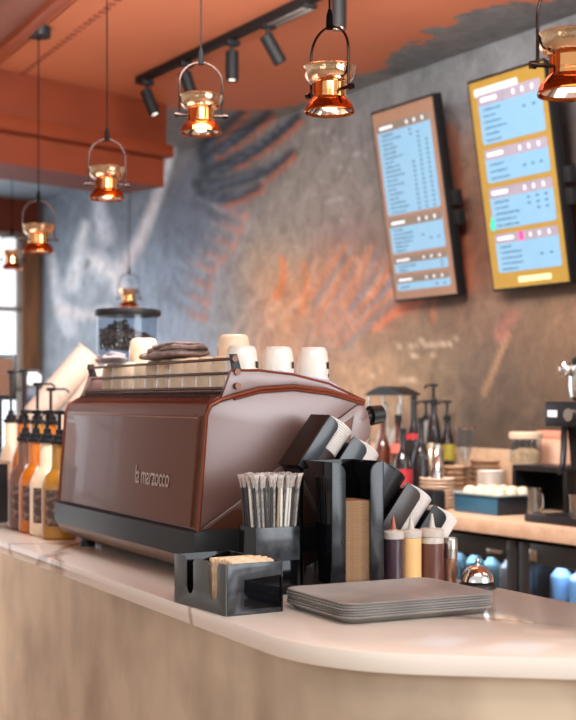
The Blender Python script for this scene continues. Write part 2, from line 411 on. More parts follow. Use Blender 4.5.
def paint_grid(name, cols_, k, fn, material):
    """grid mesh with the paint colours as an attribute; cols_ x k points from fn(i, j)"""
    n = len(cols_)-1; vs = [fn(i, j) for i in range(n+1) for j in range(k+1)]; fs = []
    for i in range(n):
        for j in range(k):
            a = i*(k+1)+j; fs.append((a, a+1, a+k+2, a+k+1))
    me = bpy.data.meshes.new(name); me.from_pydata([v[:3] for v in vs], [], fs)
    A = np.array(vs); yy = np.maximum(A[:, 1], .8)
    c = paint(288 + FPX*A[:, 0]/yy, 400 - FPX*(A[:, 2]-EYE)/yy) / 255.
    c = np.clip(c, 0, 1); c = np.where(c <= .04045, c/12.92, ((c+.055)/1.055)**2.4)
    ca = me.color_attributes.new('paint', 'FLOAT_COLOR', 'POINT')
    ca.data.foreach_set('color', np.hstack([c, A[:, 3:4]]).astype(np.float32).ravel())
    me.materials.append(material)
    o = bpy.data.objects.new(name, me); COL.objects.link(o); return struct(o)
MWA = .65                       # the mural wall's distance behind the worktop's front edge
bs_ = [-2.6 + .022*i for i in range(int((KT+2.6)/.022)+1)]
kz = int(CZ/.022)
def _w(i, j): p = W(MWA, bs_[i], CZ*j/kz); return (p.x, p.y, p.z, 1.)
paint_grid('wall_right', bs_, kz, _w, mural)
# the same mural runs ragged onto the ceiling along this wall
WIDTHS = [(-3, .2), (-.3, .2), (-.05, .2), (.2, .32), (.6, .32), (1.0, .22), (1.45, .14), (2.15, .03), (2.3, .26), (2.42, .5), (2.6, .62), (6, .6)]
def _c(i, j):
    q = .9*j/36; p = W(MWA-q, bs_[i], CZ-.0015)
    return (p.x, p.y, p.z, q - float(np.interp(bs_[i], [a for a, _ in WIDTHS], [b for _, b in WIDTHS])))
m_r = mural.copy(); m_r.name = 'mural_paint_with_ragged_ceiling_edge'
t = m_r.node_tree; N = t.nodes; L = t.links; b = N['Principled BSDF']
pc = b.inputs['Base Color'].links[0].from_socket
g_, o_ = orange_nodes(N, L)
vc = N.new('ShaderNodeVertexColor'); vc.layer_name = 'paint'
nz = N.new('ShaderNodeTexNoise'); nz.inputs['Scale'].default_value = 3.2; nz.inputs['Detail'].default_value = 8; nz.inputs['Roughness'].default_value = .62
L.new(g_.outputs['Position'], nz.inputs['Vector'])
ma = N.new('ShaderNodeMath'); ma.operation = 'MULTIPLY_ADD'; ma.inputs[1].default_value = .55; ma.inputs[2].default_value = -.275; L.new(nz.outputs[0], ma.inputs[0])
ad = N.new('ShaderNodeMath'); L.new(vc.outputs['Alpha'], ad.inputs[0]); L.new(ma.outputs[0], ad.inputs[1])
gt = N.new('ShaderNodeMath'); gt.operation = 'GREATER_THAN'; gt.inputs[1].default_value = 0; L.new(ad.outputs[0], gt.inputs[0])
mx = N.new('ShaderNodeMix'); mx.data_type = 'RGBA'; L.new(gt.outputs[0], mx.inputs[0]); L.new(pc, mx.inputs[6]); L.new(o_, mx.inputs[7]); L.new(mx.outputs[2], b.inputs['Base Color'])
paint_grid('ceiling_edge', bs_, 36, _c, m_r)
# end wall of the hall: timber post, bright window, orange above
E_ = W(MWA, KT, 0); ea = math.atan2(-Wm.y, -Wm.x)
def ek(px): return ray_on(px, E_, -Wm)
k36, k20 = ek(36), ek(21)
struct(MB().box(-.03, k36, -.05, .05, 0, CZ).build('trim_1', mat('dark_reveal', (96, 86, 80), .7), None, E_, ea))
struct(MB().box(k36, k20, -.08, .06, 0, 2.62).build('trim_2', post_m, None, E_, ea))
struct(MB().box(k36, 4.0, -.06, .04, 2.62, CZ).build('wall_left', hallwall, None, E_, ea))
struct(MB().box(k20, 4.0, -.06, .04, 0, .35).build('wall_left_lower', hallwall, None, E_, ea))
win = struct(MB().box(k20, 4.0, -.01, .0, .35, 2.62).build('window_1', mat('bright_daylight_glass', (232, 238, 244), .3, emit=(226, 234, 244), estr=1.1), None, E_, ea))
wf = MB()
for x in (k20+.02, 1.2, 2.4, 3.6): wf.box(x-.025, x+.025, -.04, .035, .35, 2.62)
for z in (.37, .9, 1.45, 2.05, 2.60): wf.box(k20, 4.0, -.03, .035, z-.02, z+.02)
wf.build('window_frame', mat('window_frame_paint', (170, 160, 150), .5), win)
# downstand beam across the room with a ledge
b0 = Vector((-1.318, 6.18, 0)); b1 = Vector((-.60, 6.92, 0)); bdv = (b1-b0).normalized(); ba = math.atan2(bdv.y, bdv.x); bl = (b1-b0).length
struct(MB().box(-2.4, bl-.03, .0, .4, 2.66, CZ).box(-2.4, bl-.03, -.06, .4, 2.60, 2.665, .008).box(-2.4, bl-.03, .02, .4, 2.46, 2.60).build('trim_3', beam_or, None, b0, ba))
# shallow soffit running along the counter at the upper left
so = Vector((-1.186, 5.56, 0))
struct(MB().box(-1.2, 0, -4.5, .9, CZ-.06, CZ-.001).build('trim_4', soffit_m, None, so, CA))
struct(MB().box(-.02, .03, -4.5, .9, CZ-.09, CZ-.001, .004).build('trim_5', mat('soffit_edge', (150, 70, 36), .55), None, so, CA))
sd = MB()
for k in range(58): sd.box(.26, .285, -2.6+k*.06, -2.575+k*.06, CZ-.004, CZ-.0005)
sd.box(.13, .135, -3, .8, CZ-.004, CZ-.0005)
struct(sd.build('trim_6', mat('ceiling_seam_dark', (128, 58, 34), .7)))
bpy.data.objects['trim_6'].location = so; bpy.data.objects['trim_6'].rotation_euler = (0, 0, CA)

# ------------------------------------------------------------------ front counter
def ccurve(off=0.):
    """front edge seen from above, far end first, then the big rounded corner and the return to the right"""
    a = Vector((0, 0)); pts = []
    p_far = C(off, 3.7, 0); pts.append((p_far.x, p_far.y))
    for v in (2., 1., .3, 0., -.3, -.45): p = C(off, v, 0); pts.append((p.x, p.y))
    # arc: heading turns from the counter line to slightly towards the camera's right
    p = C(off, -.45, 0); h0 = math.atan2(-Cd.y, -Cd.x); h1 = R(-9); n = 16; r = .36 - off
    x, y = p.x, p.y; ds = r*(h1-h0)/n
    for k in range(n):
        h = h0 + (h1-h0)*(k+.5)/n; x += ds*math.cos(h); y += ds*math.sin(h); pts.append((x, y))
    L_ = 1.25
    pts.append((x + L_*math.cos(h1), y + L_*math.sin(h1)))
    return pts
BK = .729
e0 = C(BK, -.75, 0); e1 = C(BK, 3.7, 0)
def cpoly(off):
    f = ccurve(off); q = f[-1]
    return f + [(q[0]+.1, q[1]+.85), (e0.x, e0.y), (e1.x, e1.y)]
top = MB().prism(cpoly(0), .915, .95, axis='z', bev=.003).build('countertop', stone, smooth=30)
tag(top, 'pale veined stone countertop with rounded corner under the coffee machine and trays', 'countertop')
cb = MB().prism(cpoly(.02), 0, .914, axis='z').build('service_counter', plaster, smooth=30)
tag(cb, 'beige plastered front of the serving counter below the pale stone top', 'counter')
# ------------------------------------------------------------------ espresso machine
brown = mat('brown_metallic_lacquer', (106, 62, 44), .5, .3, var=.04, scale=3, coat=.1)
brown_lit = mat('brown_metallic_lit_lacquer', (116, 80, 72), .5, .1, var=.03, scale=3, coat=1., coatr=.42, coati=1.95)  # same lacquer as the body, reflected daylight put into its paler colour
trimc = mat('copper_brown_edge', (126, 60, 36), .35, .4, var=.05)
grillem = mat('perforated_brown_metal', (96, 46, 28), .4, .5, c2=(60, 28, 18), scale=60)
charcoal = mat('charcoal_lacquer', (46, 47, 49), .42, .0, var=.04, spec=.35)
lettm = mat('embossed_letter_metal', (150, 116, 98), .25, .8, var=.03)
rodm = mat('bronze_rod', (92, 62, 50), .3, .8, var=.04)
ML = 1.02
mach = thing('espresso_machine', 'large brown metallic espresso machine with lettering on its back panel', 'coffee machine', C(.13, .17), CA)
body_poly = [(0, .126), (.02, .385), (.028, .408), (.046, .424), (.075, .436), (.10, .44), (.43, .42), (.44, .33), (.30, .126)]
MB().prism(body_poly, .008, ML-.008).build('body', brown, mach, smooth=20)
# recessed back panel sheet with bevelled edge
bpn = [(-.006, .132), (.0135, .386), (.03, .386), (.02, .132)]
MB().prism(bpn, .03, ML-.03, bev=.003).build('back_panel', brown, mach)
# perforated grille on the shoulder
MB().prism([(.034, .4155), (.046, .4262), (.075, .4385), (.098, .4425), (.098, .438), (.05, .42)], .03, ML-.03).build('shoulder_grille', grillem, mach)
gr = MB()
for i in range(64):
    for j in range(3):
        p = (.05 + j*.016, .04 + i*.0148, .428+.0075*j)
        gr.box(p[0]-.003, p[0]+.003, p[1]-.004, p[1]+.004, p[2], p[2]+.004)
gr.build('grille_holes', mat('grille_hole_dark', (38, 20, 14), .6), mach)
# side panels: big shaped plates with a folded lower part and a nose
upper = [(0, .126), (.02, .385), (.03, .408), (.054, .42), (.09, .43), (.154, .446), (.244, .452), (.337, .442), (.431, .418)]
fold = [(.431, .418), (.40, .40), (.30, .335), (.20, .262), (.093, .183), (0, .126)]
nose = [(.431, .418), (.448, .39), (.457, .35), (.452, .33), (.44, .32), (.40, .30), (.34, .25), (.29, .19), (.24, .126)]
def side_panel(name, y0, sgn):
    m_ = MB()
    m_.prism(upper + fold[1:-1], y0, y0 + sgn*-.022, bev=.004)
    o = m_.build(name, brown_lit, mach, smooth=28)
    # folded lower face, leaning inwards
    m_ = MB(); bm = m_.bm
    top_ = [(x, z) for x, z in fold][::-1]
    def low(i): return nose[::-1][i]
    outer = [bm.verts.new((x, y0+sgn*-.001, z)) for x, z in top_]
    lows = [(0.0, .126), (.10, .126), (.24, .126), (.36, .27), (.44, .32), (.431+.026, .35)]
    inner = [bm.verts.new((x, y0+sgn*(.0 - (.055 if i not in (0, 5) else .012)), z)) for i, (x, z) in enumerate(lows)]
    for i in range(5):
        f = [outer[i], outer[i+1], inner[i+1], inner[i]]
        bm.faces.new(f)
    m_.build(name.replace('panel', 'lower_panel'), brown_lit, mach, smooth=50, solid=.004)
    # copper accent line and edge
    pts = [(x, y0+sgn*.004, z-.001) for x, z in upper]
    MB().tube(pts, .005, 8).build('edge_trim', trimc, mach)
    fin = [(.06, .424), (.085, .487), (.153, .488), (.244, .479), (.337, .459), (.431, .42), (.337, .446), (.244, .456), (.154, .45), (.09, .434)]
    MB().prism(fin, y0+sgn*-.002, y0+sgn*-.016, bev=.002).build('side_fin', brown_lit, mach)
    MB().tube([(x, y0+sgn*-.004, z) for x, z in fin[1:6]], .0035, 8).build('fin_trim', trimc, mach)
    return o
side_panel('side_panel', 0.0, -1)
side_panel('far_side_panel', ML, 1)
MB().tube([(x, -.004, z-.008) for x, z in upper[4:]], .003, 8).build('accent_line', trimc, mach)
# nose: rounded block between the plates
MB().prism([(.41, .41), (.431, .418), (.448, .39), (.457, .35), (.452, .33), (.44, .32), (.39, .30)], .004, ML-.004, bev=.006).build('nose', brown_lit, mach)
for i, y in enumerate((.028, ML-.05)):
    k = MB().cyl((.452, y, .38), (.468, y, .382), .014, 20).cyl((.466, y, .382), (.497, y, .386), .024, 28, .022).build('steam_knob', black, mach)
# lower black band and underbody
MB().prism([(-.012, .066), (-.014, .122), (0, .127), (.30, .127), (.30, .06), (.0, .06)], -.012, ML+.012, bev=.006).build('lower_band', charcoal, mach)
MB().prism([(-.008, .066), (-.004, .054), (.010, .036), (.035, .025), (.10, .022), (.36, .022), (.36, .066)], .0, ML).build('underbody', mat('underbody_metal', (110, 86, 70), .35, .7), mach)
MB().box(.05, .45, .02, ML-.02, .062, .125, .004).build('drip_tray_housing', gblack, mach)
for x, y in ((.055, .93), (.055, .12), (.34, .93), (.34, .12)):
    MB().lathe([(0, 0), (.022, 0), (.022, .012), (.016, .014), (.016, .0225), (0, .0225)], 20, Matrix.Translation((x, y, 0))).build('foot', black, mach)
MB().prism([(.012, .38), (.0215, .388), (.0225, .384), (.014, .376)], .03, ML-.03).build('panel_top_line', mat('panel_edge_light', (176, 140, 124), .25, .7), mach)
# cup rails: brackets and three rods
for y in (.0, ML):
    s_ = 1 if y == 0 else -1
    MB().prism([(.058, .424), (.07, .424), (.10, .448), (.112, .487), (.10, .525), (.082, .525), (.088, .487)], y+s_*.003, y+s_*.011, bev=.002).build('rail_bracket', charcoal, mach)
    b_ = MB()
    for (x, z) in ((.092, .514), (.098, .484)): b_.cyl((x, y-s_*.004, z), (x, y+s_*.014, z), .0075, 14)
    b_.cyl((.098, y-s_*.008, .452), (.098, y+s_*.004, .452), .008, 14)
    b_.build('bolt', rodm, mach)
for x, z in ((.088, .514), (.094, .482), (.078, .447)):
    MB().cyl((x, .004, z), (x, ML-.004, z), .0036, 12).build('cup_rail', rodm, mach)
MB().box(.10, .42, .03, ML-.03, .418, .44, .004).build('cup_tray', steel, mach)
MB().prism([(.105, .44), (.40, .44), (.345, .468), (.22, .489), (.105, .489)], .020, .024).build('cup_guard', mat('cup_guard_lilac_acrylic', (186, 180, 196), .15, var=.02, trans=.3), mach)
# raised lettering on the back panel: condensed logo with a tall first letter pair
def letters(txt, size, cond, depth, m_, parent, M, name):
    cu = bpy.data.curves.new(name, 'FONT'); cu.body = txt; cu.size = size; cu.extrude = depth; cu.space_character = .95; cu.offset = .0007
    o = bpy.data.objects.new(name, cu); COL.objects.link(o)
    dg = bpy.context.evaluated_depsgraph_get(); dg.update()
    me = bpy.data.meshes.new_from_object(o.evaluated_get(dg)); bpy.data.objects.remove(o)
    me.transform(M @ Matrix.Diagonal((cond, 1.25, 1, 1))); me.materials.clear(); me.materials.append(m_)
    r = bpy.data.objects.new(name, me); COL.objects.link(r); r.parent = parent; return r
# panel frame: local x of text runs along -v (left to right seen from the back), y up the leaning panel
tl = Vector((.0195, 0, .254)).normalized(); tn = Vector((-tl.z, 0, tl.x))
LM = Matrix(((0, tl.x, tn.x, -.0008), (-1, 0, 0, .396), (0, tl.z, tn.z, .214), (0, 0, 0, 1)))
letters('la marzocco', .05, .98, .0012, lettm, mach, LM, 'logo_lettering')

# ------------------------------------------------------------------ cups
printm = mat('black_print', (30, 28, 28), .4)
def make_cup(name, label, group, r=.037, h=.086, logo=True):
    t = thing(name, label, 'cup', group=group)
    # inverted: rim on the tray, foot on top
    MB().lathe([(r-.003, .0), (r, .0005), (r+.0003, .01), (r-.001, h*.55), (r-.0045, h*.88), (r-.009, h-.002), (r-.012, h), (r-.014, h-.003), (0, h-.003)], 32).build('cup_body', ceramic if logo else creamcer, t)
    if logo:
        b_ = MB(); bm = b_.bm
        for (a0, z0, sz) in ((-28, .05, .016), (-26, .026, .008)):
            n = 6; cols = []
            for i in range(n+1):
                a = R(a0 + (i/n-.5)*sz/r*57.3)
                rr = r - .0006 - .003*max(0, (z0/h-.3))
                cols.append([bm.verts.new(((rr+.0012)*math.cos(a), (rr+.0012)*math.sin(a), z0+q*sz)) for q in (-.5, .5)])
            for i in range(n): bm.faces.new((cols[i][0], cols[i+1][0], cols[i+1][1], cols[i][1]))
        b_.build('logo', printm, t)
    return t
where3 = ('nearest the rail bracket', 'middle of the three', 'nearest the nose of the machine')
cupA = make_cup('coffee_cup', 'upturned white printed cup on the machine side shelf, ' + where3[0], 'white cups on the machine side shelf', .0395, .094)
for i in range(3):
    p = C(.13 + .142 + i*.094, .17 + .068, .95+.452)
    o = cupA if i == 0 else dup(cupA, label='upturned white printed cup on the machine side shelf, ' + where3[i])
    o.location = p; o.rotation_euler = (0, 0, R(5))
cupB = make_cup('plain_cup', 'upturned cream white cup in the row behind the bronze rails of the machine', 'cups behind the cup rails', .041, .084, False)
k = 0
for i in range(10):
    o = cupB if k == 0 else dup(cupB); k += 1
    o.location = C(.13+.142, .17+.155+i*.087, .95+.441)
# second row deeper in
for i in range(9):
    o = dup(cupB); o.location = C(.13+.232, .17+.25+i*.0845, .95+.441)
    o['label'] = 'upturned cream cup in the second row behind the bronze rails'; o['group'] = 'second row of cups on the machine'
cupC = make_cup('loose_cup', 'single cream cup standing on the cup row, right of the folded grey cloth', 'loose cups on top of the cup row', .042, .07, False)
cupC.location = C(.13+.232, .17+.25+.06, .95+.5255); cupC.scale = (1, 1, .85)
o = dup(cupC, label='single cream cup standing on the cup row in front of the bean hopper'); o.scale = (1, 1, 1); o.location = C(.13+.185, .17+.15+.67, .95+.5255)
# folded cloths on the cups
clothm = mat('grey_brown_cloth', (152, 132, 124), .9, c2=(108, 92, 86), scale=40, bump=.3)
clothm2 = mat('pale_grey_cloth', (164, 154, 156), .9, c2=(130, 120, 124), scale=40, bump=.3)
def cloth(name, label, m_, pieces, loc, seed, rot):
    t = thing(name, label, 'cloth', loc, rot, 'folded cloths on the machine')
    rnd = random.Random(seed)
    for (cx, cy, z0, lx, ly, h, tilt, yaw) in pieces:
        b_ = MB(); bm = b_.bm; nu_, nv_ = 28, 12; g = []
        ph = rnd.random()*6
        for i in range(nu_):
            a = 2*math.pi*i/nu_; ca, sa = math.cos(a), math.sin(a); col = []
            for j in range(nv_+1):
                p = -math.pi/2 + math.pi*j/nv_; cp, sp = math.cos(p), math.sin(p)
                q = lambda v, e: math.copysign(abs(v)**e, v)
                x = lx/2*q(ca, .35)*q(cp, .22); y = ly/2*q(sa, .35)*q(cp, .22); z = h/2*q(sp, .8)
                z += (.0035*math.sin(y*70+ph) + .003*math.sin(x*90+y*40+ph))*(1 if z > 0 else .2) + tilt*y
                x += .003*math.sin(y*60+ph*2)*cp
                col.append(bm.verts.new((x, y, z + h/2)))
            g.append(col)
        for i in range(nu_):
            for j in range(nv_):
                i2 = (i+1) % nu_
                bm.faces.new((g[i][j], g[i2][j], g[i2][j+1], g[i][j+1]))
        bmesh.ops.remove_doubles(bm, verts=bm.verts[:], dist=1e-5)
        bmesh.ops.transform(bm, matrix=Matrix.Translation((cx, cy, z0)) @ Matrix.Rotation(R(yaw), 4, 'Z'), verts=bm.verts[:])
        b_.build('fold', m_, t, smooth=80)
    return t
cloth('folded_cloth', 'crumpled grey brown cloth folded on top of the cup row', clothm, [(0, 0, .002, .12, .24, .016, -.03, 3), (.005, -.012, .017, .115, .21, .014, -.05, -4), (-.002, -.03, .030, .10, .14, .012, -.06, 6)], C(.13+.15, .17+.15+.36, .95+.526), 3, CA)
cloth('folded_cloth', 'pale grey cloth lying on the cups in front of the hopper', clothm2, [(0, 0, .003, .07, .15, .012, -.06, -8), (.004, .012, .014, .055, .09, .010, -.04, 6)], C(.13+.10, .17+.15+.70, .95+.526), 5, CA)

# ------------------------------------------------------------------ bean grinder behind the machine
gri = thing('bean_grinder', 'coffee grinder with clear bean hopper and black lid behind the espresso machine', 'grinder', C(.44, 1.46), CA)
MB().box(-.11, .11, -.10, .10, 0, .06, .012).build('base', black, gri)
MB().box(-.085, .085, -.08, .08, .06, .44, .02).build('body', black, gri)
MB().lathe([(.0, .44), (.07, .44), (.085, .47), (.085, .50), (0, .50)], 32).build('collar', steel, gri)
MB().lathe([(.06, .501), (.098, .56), (.1, .58), (.1, .69), (.097, .69), (.097, .58), (.095, .562), (.057, .503)], 40, close=True).build('hopper', glass, gri)
MB().lathe([(0, .688), (.104, .688), (.106, .692), (.106, .703), (.10, .709), (.05, .712), (0, .712)], 40).build('hopper_lid', black, gri)
MB().box(.085, .14, -.03, .03, .36, .38, .005).build('portafilter_fork', steel, gri)
bn = MB(); bm = bn.bm
rb = random.Random(2)
for k in range(420):
    a = rb.random()*6.283; q = math.sqrt(rb.random()); r_ = .084*q
    z = .655 - .045*q*q + .02*math.cos(a-2.6) + rb.uniform(-.006, .006)
    if k > 250: r_ = .086; z = rb.uniform(.585, .63 + .015*math.cos(a-2.6))
    M = Matrix.Translation((r_*math.cos(a), r_*math.sin(a), z)) @ Matrix.Rotation(rb.random()*6, 4, 'Z') @ Matrix.Rotation(rb.random()*3, 4, 'X') @ Matrix.Diagonal((.0062, .0085, .0048, 1))
    v = bmesh.ops.create_icosphere(bm, subdivisions=1, radius=1.)['verts']; bmesh.ops.transform(bm, matrix=M, verts=v)
bn.lathe([(0, .575), (.08, .585), (.083, .615), (.06, .635), (0, .648)], 24)
beans = bn.build('coffee_beans', mat('roasted_beans', (70, 46, 36), .4, c2=(40, 26, 20), scale=60), None, C(.44, 1.46), CA)
tag(beans, 'heap of dark roasted coffee beans inside the clear hopper', 'coffee beans', kind='stuff')

# ------------------------------------------------------------------ condiment caddy with sachets
cad = thing('condiment_caddy', 'low black acrylic condiment caddy with slotted side at the counter edge', 'caddy', C(.014, -.239), CA+R(4))
cw, cdp, ch = .130, .224, .101
MB().box(.004, cw-.004, .004, cdp-.004, 0, .005).build('floor_plate', satin, cad)
# slotted left side (towards -u): plate with two U slots open at the top
def uplate(y_a, y_b, slots, h, drop):
    """outline in (y,z) of a plate with U slots"""
    pts = [(y_a, 0), (y_b, 0), (y_b, h)]
    for (s0, s1, zb) in sorted(slots, reverse=True):
        r_ = (s1-s0)/2; c_ = (s0+s1)/2
        pts += [(s1+.008, h), (s1, h-.008)]
        for k in range(9): a = R(-180*k/8); pts.append((c_ + r_*math.cos(a), zb + r_ + r_*math.sin(a)))
        pts += [(s0, h-.008), (s0-.008, h)]
    pts.append((y_a, h)); return pts
RZ90 = Matrix.Rotation(R(90), 4, 'Z')
MB().prism(uplate(0, cdp, [(.036, .070, .026), (.138, .172, .026)], ch, 0), -.004, 0, M=RZ90, bev=.001).build('slotted_side', mat('grey_sheen_acrylic', (84, 84, 82), .3, c2=(70, 70, 69), scale=20), cad)
MB().box(cw-.004, cw, 0, cdp, 0, ch, .001).build('side_plate', gblack, cad)
fr_ = MB().prism([(.004, 0), (cw-.004, 0), (cw-.004, .01), (.042, .01), (.042, .068), (cw-.004, .074), (cw-.004, ch), (.004, ch)], 0, .004, bev=.0008).build('front_plate', smoky, cad)
MB().box(.042, cw-.004, .0045, .007, .005, .08).build('dark_reflection_panel', gblack, cad)  # recessed panel added for a dark reflection on the front plate
MB().box(.004, cw-.004, cdp-.004, cdp, 0, ch, .001).build('back_plate', gblack, cad)
MB().box(.004, cw-.004, cdp*.5-.002, cdp*.5+.002, .005, ch-.006).build('divider', gblack, cad)
sach = mat('sachet_paper', (234, 208, 176), .7, c2=(206, 170, 132), scale=50)
sw = MB().box(-.048, .048, -.0022, .0022, 0, .097, .0015)
sac = tag(sw.build('sugar_sachet', sach), 'cream paper sugar sachet standing in the front of the black caddy', 'sachet', 'sugar sachets in the caddy')
for k in range(14):
    o = sac if k == 0 else dup(sac)
    o.location = C(.014+.069-.0012*k+random.uniform(-.003, .003), -.239+.016+k*.0056+.004, .9555+random.uniform(0, .006)); o.rotation_euler = (0, 0, CA+R(4)+random.uniform(-.006, .006))

# ------------------------------------------------------------------ straw holder and wrapped straws
su, sv, sw_, sdp = .18, -.03, .105, .085
sh = thing('straw_holder', 'black acrylic straw box full of wrapped straws behind the condiment caddy', 'holder', C(su, sv), CA)
h0, h1 = .074, .147
b_ = MB().box(.004, sw_-.004, .003, sdp-.003, 0, h0+.002, .001); b_.build('plinth', gblack, sh)
MB().box(0, sw_, 0, .004, h0, h1, .0008).build('front_plate', smoky, sh)
b_ = MB().box(0, .004, .004, sdp, h0, h1).box(sw_-.004, sw_, .004, sdp, h0, h1).box(.004, sw_-.004, sdp-.004, sdp, h0, h1).box(.004, sw_-.004, .004, sdp-.004, h0, h0+.004)
b_.build('side_plates', gblack, sh)
strawmats = [mat('white_straw', (232, 226, 218), .35), mat('grey_film_straw', (170, 164, 160), .3, c2=(110, 106, 104), scale=120), mat('dark_straw', (70, 66, 66), .3), mat('kraft_film_straw', (170, 150, 126), .35)]
film = mat('crinkled_clear_film', (226, 216, 210), .25, trans=.35, c2=(176, 160, 150), scale=90, bump=.5)
def make_straw(m_, seed):
    t = thing('wrapped_straw', 'film wrapped drinking straw standing in the black straw box', 'straw', group='straws in the straw box')
    MB().cyl((0, 0, 0), (0, 0, .160), .0031, 8).build('straw', m_, t)
    rr = random.Random(seed); f = MB(); bm = f.bm
    ring = []
    for q, (z, rad) in enumerate(((.150, .0036), (.162, .0044), (.172, .007), (.178, .0085))):
        ring.append([bm.verts.new((rad*math.cos(a*math.pi/4)*rr.uniform(.6, 1.2), rad*math.sin(a*math.pi/4)*rr.uniform(.6, 1.2), z+rr.uniform(-.002, .003)*(q > 0))) for a in range(8)])
    for a, b in zip(ring, ring[1:]):
        for k in range(8): bm.faces.new((a[k], a[(k+1) % 8], b[(k+1) % 8], b[k]))
    f.build('wrapper_end', film, t, smooth=0)
    return t
pro = [make_straw(strawmats[i % 4], i) for i in range(4)]
used = [False]*4
rs = random.Random(11); n = 0
for r_ in range(5):
    for c_ in range(12):
        i = rs.choice((0, 1, 1, 2, 2, 3)); s_ = pro[i]
        if used[i]: s_ = dup(s_)
        used[i] = True
        x = .011 + c_*.0075 + rs.uniform(-.001, .001); y = .012 + r_*.0152 + rs.uniform(-.002, .002)
        s_.location = C(su+x, sv+y, .95+h0+.005+rs.uniform(0, .004))
        s_.rotation_euler = (R(rs.uniform(-1.5, 1.5)), R((c_-4.8)*.95+rs.uniform(-1.2, 1.2)), rs.uniform(0, 6) if False else CA)

# ------------------------------------------------------------------ napkin dispenser
nu, nv, nw, nd, nh = .326, -.10, .129, .134, .287
nap = thing('napkin_dispenser', 'tall black acrylic napkin dispenser with brown paper napkins, behind the trays', 'dispenser', C(nu, nv), CA)
MB().box(0, nw, 0, nd, 0, .006, .001).build('floor_plate', gblack, nap)
MB().box(0, .004, .004, nd-.004, .006, nh, .0008).build('side_plate', gblack, nap)
MB().box(nw-.004, nw, .004, nd-.004, .006, nh, .0008).build('side_plate', gblack, nap)
MB().box(0, nw, nd-.004, nd, .006, nh, .0008).build('back_plate', gblack, nap)
def post(x0, x1, inner):
    r_ = .028
    if inner == 'r': poly = [(x0, .006), (x1, .006), (x1, nh-r_)] + [(x1-r_+r_*math.cos(R(a)), nh-r_+r_*math.sin(R(a))) for a in range(10, 91, 10)] + [(x0, nh)]
    else: poly = [(x1, nh), (x0+r_, nh)] + [(x0+r_+r_*math.cos(R(a)), nh-r_+r_*math.sin(R(a))) for a in range(100, 181, 10)] + [(x0, .006), (x1, .006)]
    MB().prism(poly, 0, .004, bev=.0008).build('front_post', satin, nap)
post(0, .034, 'r'); post(nw-.034, nw, 'l')
kraft = mat('kraft_napkin', (166, 130, 96), .85, c2=(128, 96, 66), scale=60, bump=.4)
napb = MB(); bm = napb.bm
nx = 10
for zz in (0,):
    lo = [bm.verts.new((x/nx*(nw-.012)-(nw-.012)/2, -(nd-.014)/2, .0006*math.sin(x*1.3))) for x in range(nx+1)]
    hi = [bm.verts.new((x/nx*(nw-.012)-(nw-.012)/2, (nd-.014)/2, 0)) for x in range(nx+1)]
    for x in range(nx): bm.faces.new((lo[x], lo[x+1], hi[x+1], hi[x]))
r = bmesh.ops.extrude_face_region(bm, geom=bm.faces[:]); bmesh.ops.translate(bm, vec=(0, 0, .0024), verts=[v for v in r['geom'] if isinstance(v, bmesh.types.BMVert)])
npk = tag(napb.build('paper_napkin', kraft), 'brown kraft paper napkin in the tall black dispenser', 'napkin', 'napkins in the dispenser')
rn = random.Random(4)
for k in range(60):
    o = npk if k == 0 else dup(npk)
    o.location = C(nu+nw/2+rn.uniform(-.0012, .0012), nv+.005+(nd-.014)/2+.002+rn.uniform(-.0015, .001), .9575+k*.00325)
    o.rotation_euler = (0, R(.04*k), CA+rn.uniform(-.008, .008))

# ------------------------------------------------------------------ tilted lid organiser with lid stacks
ov0, ov1 = .046, .134
th = math.atan2(.269, .358)
org = thing('lid_organiser', 'slanted black acrylic organiser of coffee lids between napkin dispenser and coffee machine', 'organiser', C(.402, ov0, .95+.385), CA)
# tilted local frame: x' down the slope, z' up and to the right
TM = Matrix.Rotation(th, 4, 'Y')
e1 = Vector((math.cos(th), 0, -math.sin(th))); e2 = Vector((math.sin(th), 0, math.cos(th)))
OL, OH, od = .452, .141, ov1-ov0
brownrefl = mat('dark_acrylic_brown_reflection', (44, 27, 20), .45, var=.06, spec=.12)  # dark acrylic, the machine's brown reflection put into its colour
greyac = mat('slate_grey_acrylic', (58, 61, 66), .22, var=.06, scale=14)
taupe = mat('taupe_grey_acrylic', (62, 55, 53), .3, var=.08, scale=14)
MB().box(-.004, 0, 0, od, -OH, 0, .001, TM).build('end_plate', brownrefl, org)
MB().box(0, OL, 0, od, -OH, -OH+.004, 0, TM).build('floor_plate', gblack, org)
MB().box(0, OL, od-.004, od, -OH+.004, -.01, 0, TM).build('back_plate', gblack, org)
pitch = .0905
def rc(x0, x1, r_=.016):
    return [(x0, -OH+.004), (x1, -OH+.004), (x1, -r_)] + [(x1-r_+r_*math.cos(R(a)), -r_+r_*math.sin(R(a))) for a in range(15, 91, 15)] + [(x0, 0)]
for k in range(5):
    x0 = k*pitch + (.0 if k == 0 else -.012); x1 = k*pitch + (.034 if k == 0 else .037)
    MB().prism(rc(x0, x1), 0, .004, M=TM, bev=.0008).build('front_plate', (greyac, greyac, greyac, taupe, black)[k], org)
    if k: MB().box(k*pitch-.0015, k*pitch+.0015, .004, od-.004, -OH+.004, -.012, 0, TM).build('divider', black, org)
MB().box(OL-.004, OL, 0, od, -OH, -.045, .001, TM).build('end_plate', black, org)
